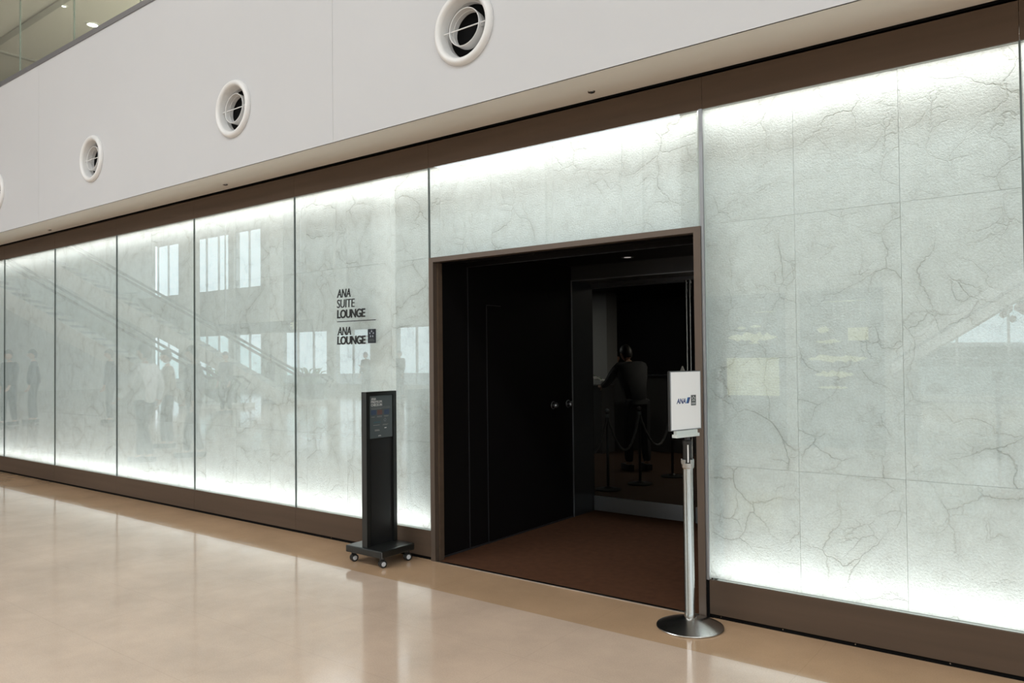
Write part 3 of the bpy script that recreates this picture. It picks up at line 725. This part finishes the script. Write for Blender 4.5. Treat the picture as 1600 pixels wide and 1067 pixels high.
# white sign board on top of the post, turned towards the doorway
AZ = math.radians(75)
SR = (math.cos(AZ), math.sin(AZ), 0); SU = (0, 0, 1)
SN = Vector(SR).cross(Vector(SU))
so = Vector((-1.885, -0.235, 1.132)) - Vector(SR)*0.140
sb = thing('sign_board', (-1.89, -0.235, 1.068), 'white sign board with blue lettering and a grey emblem on top of the silver post', 'sign')
plate(so, SR, SU, -0.006, 0.262, -0.006, 0.332, -0.016, -0.002).build('board_frame', M_blackplastic, sb)
plate(so, SR, SU, 0.0, 0.256, 0.0, 0.326, -0.002, 0.002).build('board_face', M_white, sb)
edge = MB()
for q in ((-0.004, 0.0, 0, 0.326), (0.256, 0.260, 0, 0.326), (-0.004, 0.260, 0.326, 0.329), (-0.004, 0.260, -0.004, 0.0)):
    edge.add(plate(so, SR, SU, *q, -0.002, 0.0028).bm)
edge.build('board_edge', M_greymetal, sb)
lt = MB(); lt.add(text_bm('ANA', so+Vector(SR)*0.046+Vector((0, 0, 0.146))+SN*0.002, SR, SU, 0.080, 0.030, 0.0006, 0.03, 0.25)); lt.build('lettering', M_navy, sb)
def slash(x, w, m):
    R_, U_ = Vector(SR), Vector(SU)
    b = MB().poly([(x, 0.146), (x+w, 0.146), (x+w+0.014, 0.180), (x+0.014, 0.180)], 'z', 0.002, 0.0028)
    b.xf(Matrix(((R_.x, U_.x, SN.x, so.x), (R_.y, U_.y, SN.y, so.y), (R_.z, U_.z, SN.z, so.z), (0, 0, 0, 1)))); b.build('logo_mark', m, sb)
slash(0.128, 0.008, M_lblue); slash(0.1365, 0.016, M_navy)
eg = plate(so, SR, SU, 0.172, 0.216, 0.132, 0.192, 0.002, 0.0028).build('star_emblem', M_grey, sb)
star_ring(so, SR, SU, 0.194, 0.171, 0.0105, 0.0045, 0.0028, 0.0034).build('star_ring', M_white, eg)
cp = MB()
for z in (0.140, 0.146): cp.add(plate(so, SR, SU, 0.177, 0.211, z, z+0.0016, 0.0028, 0.0034).bm)
cp.build('emblem_caption', M_white, eg)
# pale holder under the board
hd = plate(so, SR, SU, 0.035, 0.215, -0.026, -0.006, -0.012, 0.012)
hd.add(plate(so, SR, SU, 0.025, 0.222, -0.044, -0.026, -0.016, 0.020).bm); hd.build('holder', M_clip, sb)
MB().lathe([(0.016, 1.066), (0.016, 1.095)], (SX, SY, 0), 'z', 20).build('socket', M_blackplastic, sb)

# ------------------------------------------------------------------ concourse opposite (seen mirrored in the glass)
struct('wall_left', MB().box(-46.2, -46, -20, 13, 0, 9.5), M_wallpale)
struct('wall_right', MB().box(12, 12.2, -20, 13, 0, 0.5).box(12, 12.2, -20, 13, 4.1, 9.5).box(12, 12.2, -1, 13, 0.5, 4.1), M_wallpale)
for k in range(5):
    wr = struct('window_%d' % (60+k), MB().box(12, 12.1, -20+3.8*k, -19.85+3.8*k, 0.5, 4.1).box(12, 12.1, -19.85+3.8*k, -16.2+3.8*k, 4.0, 4.1), M_mull)
    MB().box(12.04, 12.05, -19.85+3.8*k, -16.2+3.8*k, 0.5, 4.0).build('pane', M_glass, wr)
struct('ceiling', MB().box(-46, 12, -20.2, 0.1, 9.42, 9.6), M_ceil, 'pale ceiling of the concourse')
struct('wall_gallery', MB().box(-46, 12, -0.62, -0.4, 8.0, 9.45), M_fascia)
YB = -20.0
struct('wall_front', MB().box(-46, 12, YB-0.2, YB, 0, 0.35).box(-46, 12, YB-0.3, YB+0.6, 3.0, 5.4).box(-46, 12, YB-0.2, YB, 8.6, 9.5), M_wallpale, 'window wall opposite, parapet and spandrels')
nW = 1
xw = -46
while xw < 12:
    x2 = xw+4.14
    if xw > -37: struct('wall_front', MB().box(xw+0.25, x2-0.25, YB-0.1, YB, 5.4, 8.6), M_wallpale)
    for z0, z1 in (((0.35, 3.0), (5.4, 8.6)) if xw < -37 else ((0.35, 3.0),)):
        w = MB()
        for k in range(4):
            xx = xw+0.25+k*(3.64/3); w.box(xx-0.03, xx+0.03, YB-0.10, YB, z0, z1)
        w.box(xw+0.25, x2-0.25, YB-0.10, YB, z0, z0+0.06).box(xw+0.25, x2-0.25, YB-0.10, YB, z1-0.06, z1)
        wo_ = struct('window_%d' % nW, w, M_mull); nW += 1
        MB().box(xw+0.25, x2-0.25, YB-0.055, YB-0.045, z0+0.05, z1-0.05).build('pane', M_glass, wo_)
    struct('wall_pier', MB().box(x2-0.25, x2+0.25, YB-0.25, YB+0.15, 0, 9.45), M_wallpale)
    xw = x2
# free-standing columns
for k, x in enumerate((-27.2, -20.6, -33.5)):
    tag(MB().lathe([(0.45, 0), (0.45, 9.42)], (x, -15.0, 0), 'z', 40).build('column', M_wallpale, smooth=True),
        ['round pale column reflected left of the lettered panel', 'round pale column reflected right of the black lettering', 'round pale column reflected where the third and fourth panels meet'][k], 'column', 'round columns of the concourse')

# stair with boards on its flank
struct('wall_stair', MB().poly([(-6.2, 0), (-2.62, 0), (-2.62, 1.42), (9.5, 9.3), (-6.2, 9.3)], 'y', -11.4, -9.06), mat('stair_flank_grey', (0.40, 0.39, 0.36), 0.7), 'flank wall of the stair opposite')
stn = thing('staircase_edge', (-2.6, -9.0, 1.4), 'sloping pale metal band of the stair seen mirrored in the right panel', 'stair stringer')
def band(z0, z1, m, nm, y0=-9.055, y1=-8.97):
    MB().poly([(-2.62, 1.46+z0), (9.0, 9.0+z0), (9.0, 9.0+z1), (-2.62, 1.46+z1)], 'y', y0, y1).build(nm, m, stn)
band(-0.02, 0.17, M_vent, 'upper_band'); band(-0.06, -0.025, M_greymetal, 'groove'); band(-0.24, -0.065, M_vent, 'lower_band')
def blob(cx, cz, w, h, seed, y):
    rnd = random.Random(seed); top, bot = [], []
    for k in range(15):
        s_ = k/14; e_ = math.sin(PI*s_)**0.5
        top.append((cx-w/2+w*s_, cz+h*e_*rnd.uniform(0.15, 0.55))); bot.append((cx-w/2+w*s_, cz-h*e_*rnd.uniform(0.15, 0.5)-0.002))
    return MB().poly(top+bot[1:-1][::-1], 'y', y-0.004, y)
b1 = thing('information_board', (-5.0, -9.0, 0.03), 'dark map board with a pale yellow timetable, mirrored just right of the doorway', 'information board', 'dark information boards on the stair wall')
MB().box(-5.72, -4.30, -9.05, -9.0, 0.03, 2.62).build('board', M_board, b1)
MB().box(-5.33, -4.40, -9.0, -8.994, 0.84, 1.50).build('timetable', M_yell, b1)
ln = MB()
for k in range(14): ln.box(-5.33, -4.40, -8.994, -8.992, 0.88+k*0.045, 0.883+k*0.045)
ln.box(-5.15, -5.147, -8.994, -8.992, 0.84, 1.50); ln.build('timetable_lines', M_board, b1)
for q in ((-4.86, 1.86, 0.9, 0.20, 1), (-5.05, 2.03, 0.16, 0.07, 2), (-4.80, 2.05, 0.2, 0.06, 3), (-4.83, 1.76, 0.22, 0.03, 4), (-4.62, 2.3, 0.4, 0.02, 5)):
    blob(*q, -8.996).build('map_outline', M_yell, b1)
b2 = thing('information_board', (-3.4, -9.0, 0.03), 'dark map board with several pale airport outlines, mirrored left of the stair', 'information board', 'dark information boards on the stair wall')
MB().box(-4.04, -2.74, -9.05, -9.0, 0.03, 2.62).build('board', M_board, b2)
for q in ((-3.66, 1.96, 0.2, 0.14, 6), (-3.58, 1.76, 0.40, 0.09, 7), (-3.45, 1.48, 0.95, 0.16, 8), (-3.5, 1.22, 0.62, 0.14, 9), (-3.52, 1.0, 0.5, 0.06, 10), (-3.3, 2.42, 0.7, 0.02, 11)):
    blob(*q, -8.996).build('map_outline', M_yell, b2)
MB().box(-3.27, -2.96, -9.0, -8.995, 1.77, 1.98).build('legend', M_yell, b2)
for r_ in range(7):
    for c_ in range(5): MB().box(-3.5+c_*0.13, -3.5+c_*0.13+0.05, -9.0, -8.996, 2.08+r_*0.045, 2.092+r_*0.045).build('text_mark', M_whiteplain, b2)
# glass barrier under the stair
gb = thing('glass_barrier', (-0.5, -9.0, 0), 'glass barrier with steel handrail under the stair, mirrored at the right', 'barrier')
for x in (-2.28, -1.19, 0.0, 1.2):
    MB().box(x-0.03, x+0.03, -8.88, -8.82, 0, 1.20).build('barrier_post', M_greymetal, gb)
    MB().box(x-0.06, x+0.06, -8.90, -8.80, 1.17, 1.27).build('clamp', M_darkmetal, gb)
MB().tube([(-2.3, -8.82, 0.74), (-2.2, -8.75, 0.80), (-2.05, -8.73, 0.83), (2.4, -8.73, 0.83)], 0.024, 12).build('handrail', M_greymetal, gb, smooth=True)
MB().box(-2.25, 2.4, -8.856, -8.844, 0.12, 1.47).build('glass_pane', M_glass, gb)
MB().box(-2.25, 2.4, -8.87, -8.83, 1.465, 1.485).box(-2.25, 2.4, -8.87, -8.83, 0.30, 0.32).build('rail', M_greymetal, gb)

# escalator, far left
def escalator(px_, py_, lab):
    L, Hh, az = 8.6, 5.1, math.radians(141)
    t = thing('escalator', (px_, py_, 0), lab, 'escalator', 'escalators of the concourse', az)
    MB().poly([(-1.2, 0), (0.6, 0), (L, Hh-0.55), (L+1.4, Hh-0.55), (L+1.4, Hh+0.05), (L, Hh+0.05), (0, 0.12), (-1.2, 0.12)], 'y', -0.55, 0.55).build('truss', M_wallpale, t, local=True)
    for s_ in (-1, 1):
        MB().poly([(-0.9, 0.1), (0, 0.1), (L, Hh), (L+1.2, Hh), (L+1.2, Hh+0.85), (L, Hh+0.85), (0, 0.98), (-0.9, 0.98)], 'y', s_*0.50-0.006, s_*0.50+0.006).build('balustrade_glass', M_glass, t, local=True)
        MB().tube([(-0.9, s_*0.5, 0.55), (-1.05, s_*0.5, 0.8), (-0.8, s_*0.5, 1.0), (0, s_*0.5, 1.0), (L, s_*0.5, Hh+0.88), (L+1.2, s_*0.5, Hh+0.88)], 0.045, 10).build('handrail', M_blackplastic, t, local=True)
    sp = MB()
    for k in range(24):
        x = 0.1+k*(L/24); z = Hh*(x/L); sp.box(x, x+L/24, -0.42, 0.42, z+0.02, z+0.16)
    sp.build('steps', M_greymetal, t, local=True)
    return t
escalator(-23.4, -10.0, 'escalator reflected across the left panels, nearer one')
escalator(-22.6, -12.9, 'escalator reflected across the left panels, farther one')

# hanging sign, planters
hs = thing('hanging_sign', (-22.5, -12.6, 2.55), 'long dark hanging sign with pale floor mark, mirrored left of the lettered panel', 'sign')
MB().box(-27.4, -21.6, -12.65, -12.55, 2.55, 2.95).build('sign_box', M_board, hs)
for x in (-26.8, -22.2): MB().box(x-0.02, x+0.02, -12.62, -12.58, 2.95, 9.42).build('hanger', M_greymetal, hs)
fm = MB(); fm.add(text_bm('3F', (-22.3, -12.548, 2.63), (-1, 0, 0), (0, 0, 1), 0.4, 0.24, 0.004, 0.02)); fm.build('lettering', M_yell, hs)
def planter(x, y, lab, hgt):
    t = thing('planter', (x, y, 0), lab, 'planter', 'planters by the far windows')
    MB().box(x-0.7, x+0.7, y-0.25, y+0.25, 0, 0.5, 0.02).build('box', M_counter, t)
    lf = MB()
    for k in range(60):
        a = random.uniform(0, 2*PI); r = random.uniform(0.2, 0.6); hh = random.uniform(0.5, 1.0)*hgt
        bx_, by_ = x+random.uniform(-.6, .6), y+random.uniform(-.15, .15)
        q = [Vector((bx_, by_, 0.5)), Vector((bx_+r*.5*math.cos(a), by_+r*.5*math.sin(a), 0.5+hh*.75)), Vector((bx_+r*math.cos(a), by_+r*math.sin(a), 0.5+hh*.85))]
        lf.tube(q, [0.012, 0.03, 0.004], 4)
    lf.build('foliage', M_leaf, t)
planter(-26.0, -11.9, 'green leafy planter reflected behind the grey clothed person at the escalator foot', 1.1)
planter(-26.9, -16.6, 'green leafy planter reflected low in the lettered panel, at its left edge', 0.9)

# outdoors beyond the window wall
struct('ground', MB().box(-70, 40, -60, YB-0.2, -0.3, -0.1), M_asphalt)
def tree(x, y, m, h, lab):
    t = thing('tree', (x, y, -0.1), lab, 'tree', 'trees outside the far windows')
    MB().tube([(x, y, -0.1), (x+.1, y, h*0.4), (x, y+.1, h*0.8)], [0.16, 0.12, 0.05], 8).build('trunk', M_bark, t)
    cr_ = MB(); rnd = random.Random(int(x*10))
    for k in range(240):
        a, b_, r = rnd.uniform(0, 2*PI), rnd.uniform(-1, 1), rnd.uniform(0.3, 1)**0.5*h*0.32
        c = math.sqrt(1-b_*b_); cr_.ball((x+r*c*math.cos(a), y+r*c*math.sin(a), h*0.7+r*b_), rnd.uniform(0.08, 0.2), 1)
    cr_.build('foliage', m, t)
tree(-1.6, -27, M_redleaf, 6.5, 'reddish tree outside, mirrored at the right edge')
tree(-5.6, -33, M_leaf, 6.5, 'green tree outside, mirrored under the stair')
car = thing('car', (-2.8, -24.5, -0.1), 'white van outside, mirrored below the stair band', 'car')
MB().poly([(-4.9, 0.25), (-0.7, 0.25), (-0.65, 0.9), (-1.3, 1.1), (-1.9, 1.85), (-4.8, 1.9), (-4.95, 1.0)], 'y', -25.4, -23.7).build('body', M_carwhite, car)
MB().poly([(-1.5, 1.1), (-1.95, 1.72), (-4.6, 1.76), (-4.7, 1.12)], 'y', -25.41, -23.69).build('window_band', M_board, car)
for x in (-1.5, -4.2):
    for y in (-25.42, -23.85): MB().lathe([(0.0, 0.0), (0.34, 0.0), (0.34, 0.17), (0.0, 0.17)], (x, y, 0.24), 'y', 24).build('wheel', M_tyre, car)

# ------------------------------------------------------------------ people
def skin_bm(verts, edges, root=0, levels=1):
    """verts [(co, radius)], edges -> closed skin surface as bmesh"""
    me = bpy.data.meshes.new('sk'); me.from_pydata([v[0] for v in verts], edges, [])
    o = bpy.data.objects.new('sk', me); COL.objects.link(o)
    md = o.modifiers.new('s', 'SKIN'); md.use_smooth_shade = True
    for i, v in enumerate(verts):
        r = v[1]; me.skin_vertices[0].data[i].radius = (r, r) if isinstance(r, (int, float)) else r
        me.skin_vertices[0].data[i].use_root = (i == root)
    sb_ = o.modifiers.new('u', 'SUBSURF'); sb_.levels = levels; sb_.render_levels = levels
    dg = bpy.context.evaluated_depsgraph_get(); dg.update()
    m2 = bpy.data.meshes.new_from_object(o.evaluated_get(dg)); bpy.data.objects.remove(o)
    b = bmesh.new(); b.from_mesh(m2); bpy.data.meshes.remove(m2); return b

def person(x, y, rz, h, lab, top, bottom, stride=0.0, arms=(0.0, 0.0), lean=0.0, bend=(0.15, 0.15), group=None, tie=False, bag=False, look=0.0):
    """stands at (x, y) facing local -y; lean bends the trunk forward, arms swing forward (rad), bend = elbow bend"""
    s = h/1.75
    t = thing('person', (x, y, 0), lab, 'person', group, rz)
    V = lambda *a: Vector(a)*s
    def rot(v, o, a):   # about x axis through o: positive leans to -y
        d = v-o; c, q = math.cos(a), math.sin(a); return o+Vector((d.x, d.y*c-d.z*q*1.0, d.y*q+d.z*c)) if False else o+Vector((d.x, d.y*c-d.z*q, d.z*c+d.y*q))
    pel = V(0, 0, 0.95)
    L = lambda v: rot(v, pel, lean)
    waist, chest, neck0 = L(V(0, 0, 1.10)), L(V(0, 0.01, 1.30)), L(V(0, 0, 1.47))
    neck1 = L(V(0, -0.015, 1.53)); hd = L(V(0, -0.03, 1.645))
    legs = []
    for sx in (-1, 1):
        st_ = stride*sx
        hip = V(sx*0.095, 0, 0.90)
        ank = V(sx*0.10, -0.42*st_, 0.085 + (0.05 if st_ < 0 else 0.0)*min(1, abs(stride)*2))
        knee = V(sx*0.10, -0.24*st_-0.03*(1+abs(stride)), 0.49)
        toe = ank + V(0, -0.15, -0.05 if st_ >= 0 else -0.055); toe.z = max(toe.z, 0.03*s)
        legs.append((hip, knee, ank, toe))
    armsP = []
    for k, sx in enumerate((-1, 1)):
        sh = L(V(sx*0.185, 0.0, 1.42)); a = arms[k]; bd = bend[k]
        def dn(o, ln, ang, out=0.0): return o+Vector((sx*out*s, -math.sin(ang)*ln*s, -math.cos(ang)*ln*s))
        el = dn(sh, 0.29, a, 0.045); wr = dn(el, 0.25, a+bd, 0.0 if bd < 0.8 else -0.08); hn = dn(wr, 0.09, a+bd+0.1, -0.005)
        armsP.append((sh, el, wr, hn, a+bd))
    # body
    vv = [(pel, 0.085*s), (waist, 0.075*s), (chest, (0.085*s, 0.07*s)), (neck0, 0.052*s), (neck1, 0.052*s)]
    ee = [(0, 1), (1, 2), (2, 3), (3, 4)]
    for hip, kn, an, to in legs:
        b0 = len(vv); vv += [(hip, 0.055*s), (kn, 0.052*s), (an, 0.038*s), (to, 0.032*s)]; ee += [(0, b0), (b0, b0+1), (b0+1, b0+2), (b0+2, b0+3)]
    for sh, el, wr, hn, ang in armsP:
        b0 = len(vv); vv += [(sh, 0.042*s), (el, 0.036*s), (wr, 0.026*s), (hn, (0.036*s, 0.018*s))]; ee += [(2, b0), (b0, b0+1), (b0+1, b0+2), (b0+2, b0+3)]
    body = MB(); body.add(skin_bm(vv, ee))
    # fingers
    for k, (sh, el, wr, hn, ang) in enumerate(armsP):
        sx = -1 if k == 0 else 1
        for f in range(4):
            off = (f-1.5)*0.019; ln = (0.058, 0.070, 0.066, 0.050)[f]
            c0 = hn+V(0.0, off, 0.0); d = Vector((0, -math.sin(ang+0.35), -math.cos(ang+0.35)))
            c1 = c0+d*ln*0.55*s; d2 = Vector((-sx*0.35, -math.sin(ang+0.7), -math.cos(ang+0.7))).normalized(); c2_ = c1+d2*ln*0.55*s
            body.tube([c0, c1, c2_], [0.0092*s, 0.0085*s, 0.006*s], 8)
        tb = wr+(hn-wr)*0.5
        body.tube([tb, tb+V(-sx*0.012, -0.035, -0.02), tb+V(-sx*0.014, -0.045, -0.055)], [0.011*s, 0.0095*s, 0.007*s], 8)
    # head
    H = MB()
    q = bmesh.ops.create_uvsphere(H.bm, u_segments=28, v_segments=20, radius=1.0)
    for v in q['verts']:
        c = v.co.copy(); zz = c.z; jaw = 1-0.24*max(0, -zz)**1.3
        v.co = Vector((c.x*0.076*jaw, c.y*0.096*(1-0.12*max(0, -zz)), c.z*0.118))
        if c.y < 0: v.co.y *= 0.96
        # eye hollows and nose ridge on the face side
        if c.y < -0.5:
            for ex in (-0.42, 0.42):
                g = math.exp(-((c.x-ex)**2*14+(zz-0.05)**2*30)); v.co.y += 0.010*g
            v.co.y -= 0.022*math.exp(-(c.x**2*70+(zz+0.18)**2*14))
            v.co.y -= 0.006*math.exp(-(c.x**2*14+(zz+0.52)**2*60))
            v.co.y += 0.004*math.exp(-(c.x**2*14+(zz+0.60)**2*300))
    for ex in (-1, 1):
        H.ball((ex*0.076, 0.006, -0.005), (0.010, 0.018, 0.030), 1)
    MT = Matrix.Translation(hd) @ Matrix.Rotation(look, 4, 'Z') @ Matrix.Rotation(lean*0.8, 4, 'X') @ Matrix.Scale(s, 4)
    H.xf(MT); body.add(H.bm)
    bo = body.build('body', M_skin, t, local=True, smooth=True)
    eyes = MB()
    for ex in (-1, 1): eyes.ball((ex*0.031, -0.076, 0.008), (0.012, 0.007, 0.006), 1)
    eyes.xf(MT); eyes.build('eyes', M_hair, t, local=True)
    # hair cap
    hr = MB(); q = bmesh.ops.create_uvsphere(hr.bm, u_segments=24, v_segments=16, radius=1.0)
    kill = []
    for v in q['verts']:
        c = v.co.copy(); cut = 0.30 if c.y < -0.2 else (-0.05 if c.y < 0.25 else -0.62)
        if c.z < cut-0.12: kill.append(v)
        v.co = Vector((c.x*0.086, c.y*0.104+0.004, max(c.z, cut-0.1)*0.127+0.004))
    bmesh.ops.delete(hr.bm, geom=kill, context='VERTS')
    hr.xf(MT); hr.build('hair', M_hair, t, local=True, smooth=True)
    # jacket / shirt
    g = 0.020*s
    vv = [(V(0, 0.01, 0.84), 0.168*s), (L(V(0, 0, 1.08)), 0.155*s), (L(V(0, 0.01, 1.30)), (0.175*s, 0.14*s)), (L(V(0, 0.005, 1.46)), 0.080*s)]
    ee = [(0, 1), (1, 2), (2, 3)]
    for sh, el, wr, hn, ang in armsP:
        b0 = len(vv); vv += [(sh, 0.075*s), (el, 0.058*s), (wr+(el-wr)*0.08, 0.044*s)]; ee += [(2, b0), (b0, b0+1), (b0+1, b0+2)]
    j = MB(); j.add(skin_bm(vv, ee)); j.build('jacket', top, t, local=True, smooth=True)
    vv = [(V(0, 0, 0.97), 0.128*s)]; ee = []
    for hip, kn, an, to in legs:
        b0 = len(vv); vv += [(hip-V(0, 0, .02), 0.098*s), (kn, 0.076*s), (an+V(0, 0, .01), 0.062*s)]; ee += [(0, b0), (b0, b0+1), (b0+1, b0+2)]
    tr2 = MB(); tr2.add(skin_bm(vv, ee)); tr2.build('trousers', bottom, t, local=True, smooth=True)
    for hip, kn, an, to in legs:
        zf = an.z-0.085*s
        sh_ = MB().box(-0.045*s, 0.045*s, -0.19*s, 0.075*s, 0.0, 0.085*s, 0.025*s)
        sh_.xf(Matrix.Translation((an.x, an.y, max(0.0, zf)))); sh_.build('shoe', M_blackplastic, t, local=True, smooth=True)
    if tie:
        tb = MB().poly([(-0.018, 1.44*s), (0.018, 1.44*s), (0.034, 1.08*s), (0, 1.03*s), (-0.034, 1.08*s)], 'y', -0.162*s, -0.150*s); tb.build('tie', M_navycl, t, local=True)
    if bag:
        bg_ = MB().box(-0.17, 0.17, -0.06, 0.06, 0, 0.28, 0.03)
        hn = armsP[1][3]
        bg_.xf(Matrix.Translation((hn.x+0.02, hn.y, hn.z-0.40*s))); bb = bg_.build('bag_body', M_suit, t, local=True)
    return t

GP = 'people standing in the concourse'
person(-21.9, -4.0, math.radians(200), 1.88, 'person in a dark jacket standing, mirrored near the left edge', M_navycl, M_suit, 0.1, (0.1, -0.1), group=GP)
person(-21.5, -3.3, math.radians(160), 1.86, 'person in dark clothes mirrored at the very left edge', M_suit, M_suit, 0.15, (0.3, 0.0), group=GP)
person(-20.0, -5.05, math.radians(215), 1.86, 'person in a navy jacket with back turned, mirrored in the third panel', M_navycl, M_greycl, 0.08, (0.1, 0.15), group=GP)
person(-11.54, -1.58, math.radians(250), 1.80, 'person in a white shirt and dark tie walking, mirrored in the third panel', M_shirt, M_suit, 0.45, (0.3, -0.35), bend=(0.5, 0.6), group=GP, tie=True)
person(-11.5, -2.35, math.radians(230), 1.78, 'person in a dark suit walking beside the white shirted one', M_suit, M_suit, 0.35, (-0.2, 0.3), group=GP)
person(-13.3, -2.9, math.radians(200), 1.74, 'person in a tan jacket mirrored between the walking figures', M_tan, M_suit, 0.1, (0.2, 0.2), group=GP)
person(-20.45, -8.6, math.radians(170), 1.80, 'person in grey clothes mirrored beside the foot of the nearer escalator', M_greycl, M_suit, 0.1, (0.1, 0.1), group=GP)
person(-24.5, -13.0, math.radians(190), 1.75, 'person in a black coat mirrored just left of the lettered panel', M_suit, M_suit, 0.1, (0.2, 0.1), group=GP)
person(-23.3, -16.6, math.radians(180), 1.82, 'person mirrored directly below the black lettering, arm bent', M_greycl, M_greycl, 0.1, (0.3, 0.1), bend=(1.5, 0.2), group=GP)
person(-21.7, -16.9, math.radians(175), 1.86, 'person in a long grey coat mirrored left of the doorway frame', M_greycl, M_greycl, 0.1, (0.15, 0.2), group=GP)
# lounge guest bending over the counter
person(-5.0, 5.0, math.radians(232), 1.80, 'person in a black jacket leaning over the counter behind the glass', M_suit, M_suit, 0.15, (0.9, 0.8), lean=0.50, bend=(0.5, 0.5))
person(-7.0, 7.95, math.radians(10), 1.62, 'person in a white blouse standing behind the reception counter', M_shirt, M_suit, 0.0, (0.5, 0.5), bend=(0.9, 0.9))
